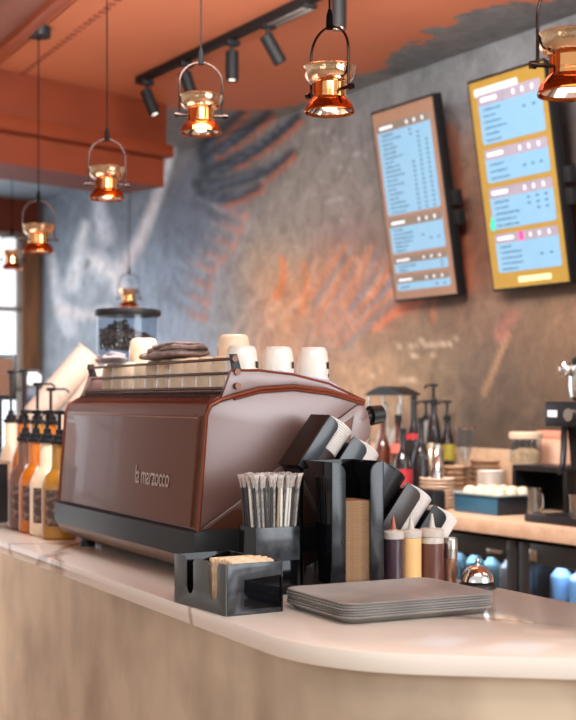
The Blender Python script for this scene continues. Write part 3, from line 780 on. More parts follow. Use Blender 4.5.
# support leg
pl = -e2*OH
MB().box(pl.x+.01, pl.x+.02, .004, od-.004, -.384, pl.z+.02).build('support_leg', black, org)
whlid = mat('white_lid_plastic', (232, 226, 220), .4, var=.03); bklid = mat('black_lid_plastic', (30, 29, 29), .35); brlid = mat('brown_lid_plastic', (66, 46, 38), .4)
def lidmesh(name, m_, label, group):
    rl = .0385
    b_ = MB().lathe([(0, .0046), (rl-.004, .0046), (rl-.001, .0044), (rl, .0036), (rl, .001), (rl-.001, .0001), (rl-.004, 0), (0, .0)], 36)
    return tag(b_.build(name, m_), label, 'lid', group)
specs = [(whlid, 'white', 'second compartment from the top of the slanted organiser', 28), (whlid, 'white', 'third compartment from the top of the slanted organiser', 28), (bklid, 'black', 'middle compartment of the slanted organiser', 28), (whlid, 'white', 'compartment below the black lids of the slanted organiser', 28), (whlid, 'white', 'lowest compartment of the slanted organiser', 28)]
specs[0] = (whlid, 'white', 'topmost compartment of the slanted organiser', 28); specs[1] = (whlid, 'white', 'compartment behind the napkin dispenser top', 28)
qrot = (Matrix.Rotation(CA, 4, 'Z') @ TM)
for k, (m_, cn, where, nl) in enumerate(specs):
    lbr = lidmesh('cup_cover', brlid, 'brown coffee lid low in the topmost compartment of the slanted organiser', 'brown lids in the organiser') if k == 0 else None
    l0 = lidmesh('cup_cover', m_, '%s coffee cup lid stacked in the %s' % (cn, where), '%s lids in the %s' % (cn, where))
    for j in range(nl):
        if k == 0 and j < 14: o = lbr if j == 0 else dup(lbr)
        else: o = l0 if j == (14 if k == 0 else 0) else dup(l0)
        x = k*pitch + pitch/2 + .001; 
        loc = e1*x + e2*(-OH+.0055+j*.0052) + Vector((0, od/2, 0))
        o.location = org.location + Matrix.Rotation(CA, 3, 'Z') @ loc
        o.rotation_euler = qrot.to_euler()

# ------------------------------------------------------------------ trays
traym = mat('grey_serving_tray', (148, 144, 140), .4, c2=(126, 122, 118), scale=7, detail=5)
def tray_mesh():
    b_ = MB(); bm = b_.bm; X, Y = .172, .132
    def ring(off, z, r_): return [bm.verts.new((x, y, z)) for x, y in rrect(-X+off, X-off, -Y+off, Y-off, r_)]
    rs_ = [ring(.016, 0, .022), ring(.004, .0115, .028), ring(.0, .0118, .03), ring(-.001, .014, .031), ring(.0015, .0158, .03), ring(.006, .0145, .027), ring(.018, .003, .021)]
    for a, b in zip(rs_, rs_[1:]):
        for k in range(len(a)): bm.faces.new((a[k], a[(k+1) % len(a)], b[(k+1) % len(a)], b[k]))
    bm.faces.new(rs_[0][::-1]); bm.faces.new(rs_[-1])
    return b_
tr = tag(tray_mesh().build('serving_tray', traym, smooth=50), 'top tray of the stack of grey serving trays', 'tray', 'grey trays in the stack')
wh = ['bottom', 'second from bottom', 'third from bottom', 'third from top', 'second from top', 'top']
for k in range(6):
    o = tr if k == 0 else dup(tr)
    o['label'] = wh[k] + ' tray in the stack of grey rounded serving trays on the counter'
    o.location = C(.339+.0012*((k*7) % 3), -.309+.0008*((k*5) % 3), .9502+k*.0050)
    o.rotation_euler = (0, 0, CA+R((-.4, .5, 0, -.3, .3, 0)[k]))
# lift the stack apart so that rims show as separate lines
for k, o in enumerate([q for q in bpy.data.objects if q.name.startswith('serving_tray')]): o.location.z = .9503 + .0+k*.0050

# ------------------------------------------------------------------ squeeze bottles, shaker, bell
def squeeze(px, v, r_, label, sauce, capm, fill, nozzle=frosted):
    u = Cu(px, v)
    t = thing('squeeze_bottle', label, 'bottle', C(u, v), CA, 'squeeze bottles behind the trays')
    MB().lathe([(0, 0), (r_-.003, 0), (r_, .003), (r_, fill), (r_-.0005, fill+.0005), (0, fill+.0005)], 32).build('sauce_body', sauce, t)
    if fill < .108: MB().lathe([(r_, fill+.001), (r_, .106), (r_-.003, .112), (0, .112)], 32).build('empty_neck', frosted, t)
    MB().lathe([(0, .1125), (r_+.0008, .1125), (r_+.0012, .114), (r_+.0008, .127), (r_-.003, .130), (.009, .1305), (.009, .1325), (0, .1325)], 32).build('cap', capm, t)
    MB().lathe([(.0075, .132), (.0068, .135), (.0025, .160), (.0018, .1635), (0, .1635)], 16).build('nozzle', nozzle, t)
    return t
syr = mat('chocolate_sauce', (70, 52, 62), .25, var=.05, coat=.3); van = mat('vanilla_sauce', (238, 190, 128), .3, var=.04, coat=.2); car = mat('caramel_sauce', (104, 66, 58), .25, var=.06, coat=.3)
rednoz = mat('rust_nozzle', (190, 106, 82), .35, trans=.2)
squeeze(393.2, -.055, .0235, 'squeeze bottle of dark sauce with rust coloured nozzle beside the napkin dispenser', syr, frosted, .1115, rednoz)
squeeze(411, -.05, .0235, 'squeeze bottle of pale yellow sauce with clear nozzle', van, frosted, .1115)
squeeze(432, -.05, .0265, 'wide squeeze bottle of red brown sauce with clear upper part', car, frosted, .096)
u = Cu(450.3, -.05)
skr = thing('sugar_shaker', 'slim chrome shaker between the squeeze bottles and the bell', 'shaker', C(u, -.05), CA)
MB().lathe([(0, 0), (.0145, 0), (.0155, .002), (.0155, .06), (0, .06)], 28).build('glass_body', mat('amber_filled_glass', (176, 136, 112), .12, .6, var=.1, scale=30), skr)
MB().lathe([(0, .0605), (.0162, .0605), (.0164, .078), (.0158, .0785), (.0158, .0795), (.0164, .08), (.0164, .104), (.0145, .1065), (0, .1065)], 28).build('cap', steel, skr)
bl_ = thing('service_bell', 'chrome counter bell on a black base at the right of the trays', 'bell', C(.684, -.124), CA)
MB().lathe([(0, 0), (.043, 0), (.0435, .003), (.040, .010), (.034, .0135), (0, .0135)], 40).build('base', black, bl_)
MB().lathe([(.0355, .0145), (.037, .0155), (.0362, .02), (.033, .031), (.026, .042), (.016, .0485), (.006, .0505), (0, .0508)], 40).build('dome', chrome, bl_)
MB().lathe([(0, .0508), (.006, .051), (.0058, .053), (.0028, .054), (.0028, .060), (.0045, .062), (.0042, .065), (0, .0665)], 20).build('plunger', chrome, bl_)
# ------------------------------------------------------------------ copper pendants
cordm = mat('black_cord_sleeve', (12, 10, 10), .8, spec=.05)
copper_pale = mat('hammered_pale_copper', (246, 200, 160), .06, 1., var=.06, scale=34, bump=.6)
def make_pendant(label, loc, top, rot, group='copper pendants over the counter'):
    """loc = centre of the lower rim"""
    t = thing('copper_pendant', label, 'pendant lamp', loc, rot, group)
    r = .0615
    MB().lathe([(r, 0), (r+.0008, .002), (r, .005), (.057, .018), (.047, .031), (.0415, .036), (.0395, .036), (.045, .03), (.0545, .018), (r-.003, .004), (r-.002, .0005)], 48, close=True).build('lower_bell', copper_deep, t)
    MB().lathe([(.038, .0355), (.0408, .036), (.0408, .043), (.0395, .0435), (.0395, .0465), (.0405, .047), (.0405, .070), (.038, .070)], 48, close=True).build('neck', copper, t)
    MB().lathe([(.039, .0705), (.050, .074), (.0585, .085), (.0615, .098), (.0625, .106), (.0645, .111), (.0625, .1125), (.0595, .106), (.0585, .098), (.0555, .087), (.048, .077), (.037, .073)], 48, close=True).build('upper_bowl', copper_pale, t)
    MB().lathe([(.056, .007), (.040, .020), (.022, .030), (.021, .033), (.024, .033), (.042, .022), (.0565, .010)], 40, close=True).build('reflector', chrome, t)
    MB().lathe([(0, .006), (.014, .008), (.019, .014), (.017, .024), (.012, .032), (0, .034)], 24).build('bulb', lit_bulb, t)
    MB().lathe([(0, .036), (.024, .036), (.024, .095), (.03, .10), (.018, .112), (0, .114)], 28).build('lamp_holder', copper, t)
    ry = .064; zp = .053; zt = .146
    pts = [(-ry, 0, zp)] + [(ry*math.cos(R(a)), 0, zt + (ry*1.0)*math.sin(R(a))) for a in range(180, -1, -10)] + [(ry, 0, zp)]
    MB().tube(pts, .0033, 10).build('yoke', rosemetal, t)
    for s_ in (-1, 1):
        MB().cyl((s_*.039, 0, zp), (s_*.078, 0, zp), .0042, 12).build('pivot_pin', rosemetal, t)
    for s_ in (-1, 1):
        MB().lathe([(0, 0), (.0075, 0), (.0075, .012), (0, .012)], 14, Matrix.Translation((s_*.067, 0, zp)) @ Matrix.Rotation(R(90*s_), 4, 'Y')).build('knob', rosemetal, t)
    zc = zt + ry
    MB().lathe([(0, -.008), (.0085, -.006), (.009, .0), (.008, .026), (.004, .042), (0, .045)], 20, Matrix.Translation((0, 0, zc))).build('cord_grip', cordm, t)
    L_ = top - loc[2]
    MB().cyl((0, 0, zc+.04), (0, 0, L_-.01), .0024, 8).build('cord', cordm, t)
    MB().lathe([(0, L_-.040), (.047, L_-.040), (.05, L_-.037), (.05, L_-.001), (0, L_-.001)], 32).build('ceiling_canopy', mat('canopy_dark_grey', (22, 27, 32), .4), t)
    return t
def pend(px, py, Z, rot, label, group='copper pendants over the counter', top=CZ):
    x = (px-288)/FPX*Z
    return make_pendant(label, (x, Z, EYE + (400-py)/FPX*Z), top, R(rot), group)
pend(571, 95, 2.5, 8, 'largest copper pendant at the right edge, in front of the yellow menu screen')
pend(329.5, 113, 3.29, -47, 'copper pendant hanging left of the pink menu screen, its yoke turned')
pend(201, 133.5, 4.0, 12, 'copper pendant hanging in front of the painted dark wing')
pend(107, 199.5, 4.73, 14, 'copper pendant hanging in front of the orange ceiling beam')
pend(38.5, 252.5, 5.47, 14, 'copper pendant beside the timber post, with its round canopy in view')
pend(12, 269, 8.2, 10, 'small far copper pendant in front of the bright window', 'far copper pendants')
t_ = pend(129, 307, 8.45, 10, 'small far copper pendant above the bean hopper', 'far copper pendants')

# ------------------------------------------------------------------ ceiling track with spotlights
tx0 = Vector(((140-288)/FPX*6.3, 6.3, 0)); tdir = Vector((.518, -.855, 0)).normalized(); tang = math.atan2(tdir.y, tdir.x)
trk = thing('lighting_track', 'long black ceiling track carrying the spotlights', 'lighting track', (tx0.x, tx0.y, CZ), tang)
MB().box(0, 3.2, -.018, .018, -.034, -.001, .002).build('rail', blackmetal, trk)
MB().box(-.012, .0, -.020, .020, -.036, -.001, .002).build('end_cap', blackmetal, trk)
MB().box(1.20, 1.5, -.03, .03, -.05, -.034, .004).build('power_feed', blackmetal, trk)
for k in range(2): MB().box(1.22, 1.48, -.026+k*.03, -.006+k*.03, -.053, -.0495, .001).build('feed_slot', mat('grey_slot', (120, 112, 108), .5), trk)
def spot(px, tilt, az, label, drop=.055, Ls=.1):
    X = (px-288)/FPX; k = (X*tx0.y - tx0.x)/(tdir.x - X*tdir.y); p = tx0 + tdir*k
    t = thing('track_spotlight', label, 'spotlight', (p.x, p.y, CZ-.034), 0, 'spotlights on the ceiling track')
    MB().box(-.018, .018, -.03, .03, -.022, -.0005, .003, Matrix.Rotation(tang, 4, 'Z')).build('adapter', blackmetal, t)
    MB().cyl((0, 0, -.02), (0, 0, -drop), .008, 12).build('stem', blackmetal, t)
    M = Matrix.Translation((0, 0, -drop-.01)) @ Matrix.Rotation(R(az), 4, 'Z') @ Matrix.Rotation(R(tilt), 4, 'Y')
    MB().lathe([(0, .02), (.024, .02), (.027, .017), (.027, -Ls), (.025, -Ls-.002), (.023, -Ls), (.023, -Ls+.012), (0, -Ls+.012)], 28, M).build('barrel', blackmetal, t)
    MB().lathe([(0, -Ls+.0115), (.0225, -Ls+.0115), (.0225, -Ls+.009), (.015, -Ls+.004), (0, -Ls+.003)], 24, M).build('lens', led, t)
    l = bpy.data.lights.new('spot_beam', 'SPOT'); l.energy = 30; l.spot_size = R(55); l.spot_blend = .6; l.color = (1, .88, .74); l.shadow_soft_size = .03
    lo = bpy.data.objects.new('spot_beam', l); COL.objects.link(lo); lo.parent = t; lo.matrix_local = M @ Matrix.Translation((0, 0, -Ls-.01))
spot(147, -22, 0, 'leftmost spotlight on the track, tilted, beside the orange beam')
spot(186, -18, 20, 'spotlight on the track behind the copper pendant of the wing')
spot(232, 0, 0, 'upright spotlight pointing straight down from the middle of the track')
spot(268, -30, 10, 'tilted spotlight on the track between the upright ones')
spot(339, 0, 0, 'spotlight above the pendant with the turned yoke', .03, .1)

# ------------------------------------------------------------------ menu screens
scr_y = mat('screen_mustard', (110, 82, 30), .45, spec=.2, emit=(206, 162, 80), estr=0.46)
scr_p = mat('screen_rose_beige', (100, 74, 60), .45, spec=.2, emit=(196, 146, 116), estr=0.41)
panel_b = mat('screen_pale_blue', (60, 90, 110), .45, spec=.2, emit=(172, 210, 236), estr=0.61)
head_g = mat('screen_header_mauve', (128, 118, 128), .45, spec=.2, emit=(140, 128, 136), estr=0.41)
head_b = mat('screen_header_brown', (110, 96, 84), .45, spec=.2, emit=(116, 102, 92), estr=0.41)
ink = mat('screen_ink', (52, 84, 108), .3, emit=(60, 92, 118), estr=0.38)
pale = mat('screen_pale', (220, 220, 226), .3, emit=(216, 216, 224), estr=0.52)
teal = mat('screen_teal_leaf', (40, 170, 140), .3, emit=(40, 176, 146), estr=0.52)
pink = mat('screen_pink', (200, 60, 120), .3, emit=(206, 60, 124), estr=0.52)
bez = mat('screen_bezel', (20, 18, 18), .5, spec=.2)
TVW, TVH = .468, .864
def screen(name, label, b_left, scr, panels, headm, lefthand):
    # bottom edge 0.57 from the worktop line, top leans out 8.2 degrees; bottom at z 1.815
    t = thing(name, label, 'screen', W(.57, b_left, 1.815), WA)
    M = Matrix.Rotation(R(-9.2), 4, 'Y')
    # local: x towards the wall, -y to the viewer's right, z up
    MB().box(0, .045, -TVW, 0, 0, TVH, .004, M).build('bezel', bez, t)
    sc_ = MB().box(-.0015, .001, -TVW+.012, -.012, .012, TVH-.012, 0, M).build('display', scr, t)
    for (y0, y1, z0, z1, hz, lines, cols, extra) in panels:
        # fractions of the display, y from the left, z from the bottom
        Y0 = -.012-(TVW-.024)*y0; Y1 = -.012-(TVW-.024)*y1; Z0 = .012+(TVH-.024)*z0; Z1 = .012+(TVH-.024)*z1; HZ = (TVH-.024)*hz
        MM = M @ Matrix(((0, 0, 1, -.0028), (-1, 0, 0, 0), (0, 1, 0, 0), (0, 0, 0, 1))) 
        pn = MB().prism(rrect(-Y0, -Y1, Z0, Z1, .012), 0, .0012, MM, axis='z').build('menu_panel', panel_b, sc_)
        pn.parent = t
        MB().prism(rrect(-Y0, -Y1, Z1-HZ, Z1, .009), -.0006, .0006, MM, axis='z').build('header_bar', headm, pn)
        b_ = MB(); rr = random.Random(int(y0*100+z0*1000)+len(panels)); wp = abs(Y1-Y0)
        def dash(fa, fb, zc, hh): b_.box(-.0036, -.003, Y0-wp*fa, Y0-wp*fb, zc-hh, zc+hh, 0, M)
        for q in range(lines):
            zc = Z1-HZ - (Z1-Z0-HZ)*(q+.75)/(lines+.35); L_ = rr.uniform(.16, .38); a = .07
            while a < .07+L_: w_ = rr.uniform(.012, .03); dash(a, a+w_, zc+rr.uniform(-.0012, .0012), rr.uniform(.0025, .0045)); a += w_+.007
        b_.build('item_writing', ink, pn); b_ = MB()
        for (f, q0, q1) in cols:
            for q in range(q0, q1):
                zc = Z1-HZ - (Z1-Z0-HZ)*(q+.75)/(lines+.35); dash(f-.022, f-.003, zc, .0045); dash(f+.003, f+.02, zc, .0045)
        b_.build('price_writing', ink, pn)
        b_ = MB()
        def dash2(fa, fb, zc, hh): b_.box(-.0042, -.0034, Y0-wp*fa, Y0-wp*fb, zc-hh, zc+hh, 0, M)
        a = .05
        for q in range(5): dash2(a, a+.045, Z1-HZ/2, HZ*.16); a += .052
        b_.build('title_writing', pale, pn); b_ = MB()
        for f in (.58, .72, .87): dash2(f-.012, f+.012, Z1-HZ/2, HZ*.2)
        b_.build('header_writing', pale, pn)
        if extra == 'leaf':
            MB().prism([(x*.001, z*.001) for x, z in ((0, 0), (14, -6), (24, 4), (22, 22), (30, 34), (22, 48), (16, 40), (10, 56), (2, 50), (4, 34), (-6, 26))], 0, .0008, MM @ Matrix.Translation((-Y0-.012, Z0+.0, -.0018)), axis='z').build('leaf_mark', teal, pn)
        if extra == 'pink': MB().box(-.0048, -.0036, Y0-wp*.40, Y0-wp*.47, Z1-HZ*.98, Z1-HZ*.02, 0, M).build('pink_mark', pink, pn)
    # wall bracket and cable box
    MB().box(.045, .09, -TVW+.1, -.1, .12, TVH-.2, .004, M).build('bracket_plate', blackmetal, t)
    br = MB().box(.02, .06, -TVW-.035, -TVW+.08, .30, .365, .004, M); br.box(.02, .06, -TVW-.035, -TVW+.08, .385, .45, .004, M); br.build('bracket_clamp', blackmetal, t)
    return t
screen('menu_screen', 'left menu screen with rose beige border and four pale blue lists', 1.203, scr_p,
       [(.06, .93, .45, .935, .045, 18, [(.62, 0, 2), (.62, 7, 18), (.76, 1, 18), (.9, 3, 18)], 0), (.06, .93, .245, .43, .045, 6, [(.62, 2, 3), (.76, 3, 4), (.9, 3, 4)], 0), (.06, .93, .14, .225, .035, 2, [(.9, 0, 2)], 0), (.06, .93, .045, .12, .035, 1, [(.76, 0, 1), (.9, 0, 1)], 0)], head_b, True)
t2 = screen('menu_screen', 'right menu screen with mustard border and leaf mark, nearest the right edge', .511, scr_y,
       [(.10, .94, .695, .935, .055, 6, [(.72, 1, 2), (.87, 1, 2)], 0), (.10, .94, .51, .67, .05, 3, [(.62, 1, 2), (.75, 1, 2), (.88, 1, 2)], 0), (.10, .94, .285, .485, .05, 5, [(.62, 0, 2), (.76, 0, 3), (.89, 0, 3)], 'leaf'), (.10, .94, .075, .262, .045, 5, [(.72, 2, 3), (.87, 2, 3)], 'pink')], head_g, False)
MB().box(-.0022, -.001, -.36, -.17, .03, .052, 0, Matrix.Rotation(R(-9.2), 4, 'Y')).build('footer_writing', mat('screen_pale_gold', (226, 196, 140), .3, emit=(226, 196, 140), estr=.6), t2)
MB().box(-.0022, -.001, -.30, -.04, .793, .822, 0, Matrix.Rotation(R(-9.2), 4, 'Y')).build('heading_writing', mat('screen_lilac', (206, 190, 190), .3, emit=(206, 188, 186), estr=.6), t2)

# ------------------------------------------------------------------ back counter with bottle fridges
wt = MB().box(0, .648, -2.6, 3.0, .90, .95, .004).build('worktop', woodtop, None, W(0, 0, 0), WA)
tag(wt, 'pale wood back worktop under the menu wall', 'worktop')
bs = MB().box(.628, .648, -2.6, 2.2, .9505, 1.165, .003).build('splashback', mat('pale_wood_splashback', (206, 172, 140), .45, c2=(188, 152, 120), scale=5, stretch=(.3, 3, 3)), None, W(0, 0, 0), WA)
tag(bs, 'low pale wooden splashback board along the mural wall', 'splashback')
fr_body = mat('fridge_black', (34, 32, 30), .4)
fr_in = mat('fridge_interior_white', (206, 214, 222), .5)
cool = mat('fridge_strip_light', (220, 236, 255), .3, emit=(190, 222, 255), estr=70.)
fglass = glass_mat('fridge_glass', (196, 206, 214))
def fridge(b0, wd, label):
    t = thing('bottle_fridge', label, 'fridge', W(.03, b0, 0), WA, 'bottle fridges under the back worktop')
    # body: open box, front at x=.04
    bb = MB().box(.04, .54, -wd, 0, .02, .06).box(.04, .54, -wd, 0, .85, .885).box(.04, .54, -wd, -wd+.025, .06, .85).box(.04, .54, -.025, 0, .06, .85).box(.515, .54, -wd+.025, -.025, .06, .85)
    bb.build('cabinet', fr_body, t)
    MB().box(.505, .514, -wd+.026, -.026, .061, .849).build('lining', fr_in, t)
    for z in (.30, .57): MB().box(.10, .50, -wd+.026, -.026, z, z+.008).build('shelf', steel, t)
    MB().box(.06, .075, -wd+.07, -.07, .835, .847, .002).build('light_strip', cool, t)
    dr = MB()
    fw = .055
    dr.box(0, .036, -wd+.004, -wd+.004+fw, .02, .885, .004).box(0, .036, -.004-fw, -.004, .02, .885, .004).box(0, .036, -wd+.004+fw, -.004-fw, .815, .885, .003).box(0, .036, -wd+.004+fw, -.004-fw, .02, .09, .003)
    d_ = dr.build('door', fr_body, t)
    MB().box(.014, .020, -wd+.004+fw, -.004-fw, .09, .815).build('door_glass', fglass, d_)
    MB().box(-.03, -.012, -wd+.05, -wd+.13, .835, .85, .003).box(-.014, .0, -wd+.06, -wd+.072, .836, .849).box(-.014, .0, -wd+.108, -wd+.12, .836, .849).build('handle', steel, d_)
    MB().box(-.004, .002, -.10, -.06, .825, .865, .002).build('lock_plate', steel, d_)
    return t
bsp = Wb(518, .03)
fw_ = .56
fpos = [bsp+fw_*2+.008, bsp+fw_+.004, bsp, bsp-fw_-.004]
fl = ['bottle fridge farthest along the back worktop, behind the machine', 'bottle fridge with greenish bottles behind the sauce bottles and bell', 'bottle fridge with bright blue and white cartons at the right edge', 'bottle fridge nearest the right, beyond the cartons']
for b0, l_ in zip(fpos[:3], fl): fridge(b0, fw_, l_)
carton = mat('white_blue_carton', (236, 240, 246), .4, c2=(186, 210, 238), scale=9)
cartb = mat('blue_bottle', (90, 150, 220), .3, c2=(50, 100, 190), scale=9)
greenb = mat('grey_green_bottle', (160, 168, 156), .3, c2=(110, 124, 118), scale=9); peach = mat('peach_bottle', (190, 150, 130), .35, c2=(150, 110, 96), scale=9)
def fr_bottle(m_, r_, h, label, group):
    t = thing('drink_bottle', label, 'bottle', group=group)
    MB().lathe([(0, 0), (r_, 0), (r_, h*.8), (r_*.45, h*.9), (r_*.42, h*.93), (0, h*.93)], 20).build('bottle_body', m_, t)
    MB().lathe([(0, h*.931), (r_*.48, h*.931), (r_*.48, h), (0, h)], 16).build('bottle_cap', pale_cap, t)
    return t
pale_cap = mat('pale_cap', (220, 224, 230), .4)
fb = [fr_bottle(carton, .04, .235, 'white and blue drink bottle in the right hand bottle fridge', 'white bottles in the right fridge'),
      fr_bottle(greenb, .036, .235, 'grey green drink bottle in the fridge behind the bell', 'green bottles in the middle fridge'),
      fr_bottle(peach, .036, .235, 'peach coloured drink bottle in the fridge behind the bell', 'peach bottles in the middle fridge')]
us = set()
for zi, z in enumerate((.579, .309)):
    for j in range(5):
        for (b0, q) in ((fpos[2], 0), (fpos[1], 1 if j < 3 else 2)):
            o = fb[q] if q not in us else dup(fb[q]); us.add(q)
            o.location = W(.03+.13, b0-.075-j*.098, z)

# things on the back worktop -------------------------------------------------
def at_w(px, a, z=.95): return W(a, Wb(px, a), z)
teal_p = mat('teal_blue_plastic', (52, 96, 120), .4, var=.05); darkend = mat('dark_navy_plastic', (34, 38, 46), .4)
t = thing('cup_bin', 'teal blue bin filled with small pale pots on the back worktop', 'bin', W(.134, -.034, .95), WA)
bw, bd_, bh = .19, .25, .07
MB().box(0, .006, 0, bd_, 0, bh, .001).build('front_wall', teal_p, t)
MB().box(0, bw, -.006, -.0005, 0, bh, .001).build('end_wall', darkend, t)
MB().box(bw-.006, bw, 0, bd_-.006, 0, bh, .001).build('rear_wall', teal_p, t)
MB().box(.006, bw, bd_-.006, bd_, 0, bh, .001).build('far_wall', teal_p, t)
MB().box(.006, bw-.006, 0, bd_-.006, 0, .006).build('floor_plate', teal_p, t)
rm_ = MB()
for a in (rrect(-.006, bw+.004, -.012, bd_+.004, .012),): rm_.tube([(x, y, bh+.002) for x, y in a], .004, 8, closed=True)
rm_.build('rim', mat('pale_teal_rim', (150, 164, 164), .4), t)
pot = MB().lathe([(0, 0), (.022, 0), (.026, .012), (.0255, .028), (.020, .040), (.010, .045), (0, .046)], 20)
pt = tag(pot.build('milk_pot', mat('cream_pot', (240, 216, 184), .4, var=.03)), 'small cream coloured milk pot in the teal bin', 'pot', 'cream pots in the teal bin')
kk = 0
for lay in range(2):
    for i in range(3):
        for j in range(4):
            if lay == 2 and (i or j == 2): continue
            o = pt if kk == 0 else dup(pt); kk += 1
            o.location = W(.134+.036+i*.056+.004*lay, -.034+.035+j*.056, .957+lay*.0465)
# saucers
sauc = mat('sand_stoneware', (236, 212, 186), .4, c2=(214, 186, 158), scale=20); kraftb = mat('kraft_bowl_card', (196, 158, 124), .65, c2=(176, 136, 102), scale=20); whitepl = mat('white_plate_glaze', (236, 224, 212), .25, var=.03)
def stack(name, label, cat, group, m_, r_, n, dz, loc, hz=.012):
    b_ = MB().lathe([(0, 0), (r_*.5, 0), (r_*.56, .002), (r_*.8, hz*.45), (r_*.97, hz), (r_, hz+.001), (r_*.98, hz+.0035), (r_*.6, .0055), (0, .005)], 36)
    o0 = tag(b_.build(name, m_), label, cat, group)
    for k in range(n):
        o = o0 if k == 0 else dup(o0)
        o.location = loc + Vector((0, 0, k*dz + .0003))
stack('saucer', 'sand coloured saucer in the stack left of the teal bin', 'saucer', 'saucers in the stack left of the bin', sauc, .068, 8, .0145, at_w(437, .17))
stack('kraft_bowl', 'brown bowl in the left stack behind the saucers', 'bowl', 'brown bowls in the left stack', kraftb, .062, 6, .022, at_w(456, .41), .036)
stack('kraft_bowl', 'brown bowl in the taller right stack behind the teal bin', 'bowl', 'brown bowls in the right stack', kraftb, .066, 7, .0225, at_w(485, .51), .036)
stack('white_plate', 'white plate in the short stack behind the cream pots', 'plate', 'white plates behind the pots', whitepl, .055, 13, .0105, at_w(491, .395), .012)
# black stand with jar
bst = thing('black_stand', 'low black stand holding up the biscuit jar at the back', 'stand', W(.335, Wb(512, .335), .95), WA)
sw2 = .30
MB().box(0, .19, -sw2, 0, .155, .175, .003).build('top_board', black, bst)
MB().box(.0, .19, -.02, 0, 0, .155).build('side_board', black, bst); MB().box(.0, .19, -sw2, -sw2+.02, 0, .155).build('side_board', black, bst)
MB().box(.17, .19, -sw2+.02, -.02, 0, .155).build('back_board', black, bst)
jg = thing('biscuit_jar', 'clear jar with pale lid standing on the black stand', 'jar', W(.42, Wb(526, .42), 1.1255), WA)
MB().lathe([(0, 0), (.055, 0), (.06, .005), (.06, .095), (.057, .095), (.057, .008), (0, .006)], 32).build('jar_body', glass, jg)
MB().lathe([(0, .096), (.063, .096), (.065, .10), (.065, .118), (.06, .122), (0, .122)], 32).build('jar_lid', mat('beech_lid', (226, 196, 168), .5, var=.05), jg)
MB().lathe([(0, .0075), (.054, .0085), (.054, .045), (.03, .06), (0, .055)], 24).build('jar_contents', mat('pale_biscuits', (224, 186, 140), .7, c2=(190, 146, 100), scale=60, bump=.4), jg)
bx = thing('peach_box', 'peach coloured box behind the biscuit jar', 'box', W(.50, Wb(541, .50), 1.1255) if False else W(.565, Wb(542, .565), .95), WA)
MB().box(-.03, .03, -.13, .0, 0, .27, .004).build('carton', mat('peach_card', (214, 170, 142), .6, var=.05), bx)
MB().box(-.032, .032, -.132, .002, .27, .30, .004).build('lid', mat('coral_card', (226, 146, 116), .6, var=.05), bx)
for (px, a, h, r_) in ((534, .20, .105, .026), (530, .40, .07, .018)):
    jt = thing('steel_jug', 'steel jug standing under the black stand' if h > .1 else 'small dark steel pourer in front of the black stand', 'jug', at_w(px, a), WA)
    MB().lathe([(0, 0), (r_, 0), (r_*1.02, h*.3), (r_*.92, h*.75), (r_, h), (r_*.93, h), (r_*.86, h*.75), (0, h*.7)], 28).build('jug_body', steel, jt)
    MB().tube([(0, -r_*.9, h*.85), (0, -r_*1.7, h*.8), (0, -r_*1.8, h*.4), (0, -r_*.95, h*.25)], .003, 8).build('handle', steel, jt)
# black grinder at the right edge
pg = W(.10, Wb(544, .10), .95)
g2 = thing('espresso_grinder', 'black grinder with white label and clear top at the right edge of the back worktop', 'grinder', pg, WA)
MB().box(-.03, .34, -.26, .07, 0, .025, .006).build('base', black, g2)
MB().box(.10, .30, -.24, -.06, .025, .33, .02).build('column', black, g2)
MB().box(.0, .30, -.24, .0, .33, .415, .008).build('head', black, g2)
MB().box(-.003, .0, -.066, -.02, .362, .385, .001).build('label', mat('label_white', (226, 224, 220), .5), g2)
MB().cyl((-.012, -.13, .37), (0, -.13, .37), .022, 24).build('dial', steel, g2)
MB().prism([(.06, .33), (.14, .33), (.12, .20), (.08, .18)], -.17, -.05).build('chute', black, g2)
MB().tube([(.05, -.045, .335), (.045, -.05, .26), (.03, -.06, .20), (.0, -.075, .175)], .011, 10).build('lever', black, g2)
MB().cyl((.06, -.12, .10), (.06, -.12, .19), .014, 16).build('spout', chrome, g2)
MB().tube([(.03, -.16, .03), (.03, -.14, .13), (.05, -.12, .16)], .008, 10).build('hose', chrome, g2)
MB().cyl((.055, -.10, .025), (.055, -.10, .10), .022, 20, .026).build('cup_rest', steel, g2)
MB().lathe([(.05, .416), (.07, .43), (.075, .47), (.072, .54), (.06, .545), (.06, .538), (.066, .53), (.07, .47), (.065, .434), (.046, .42)], 32, Matrix.Translation((.14, -.075, 0)), close=True).build('hopper', chrome, g2)
MB().lathe([(0, .545), (.06, .546), (.062, .56), (.03, .58), (.012, .60), (.018, .62), (0, .63)], 28, Matrix.Translation((.14, -.075, 0))).build('hopper_lid', blackmetal, g2)
MB().lathe([(.012, .50), (.02, .51), (.022, .535), (.014, .55), (0, .552)], 18, Matrix.Translation((.055, -.045, 0))).build('clamp_knob', chrome, g2)

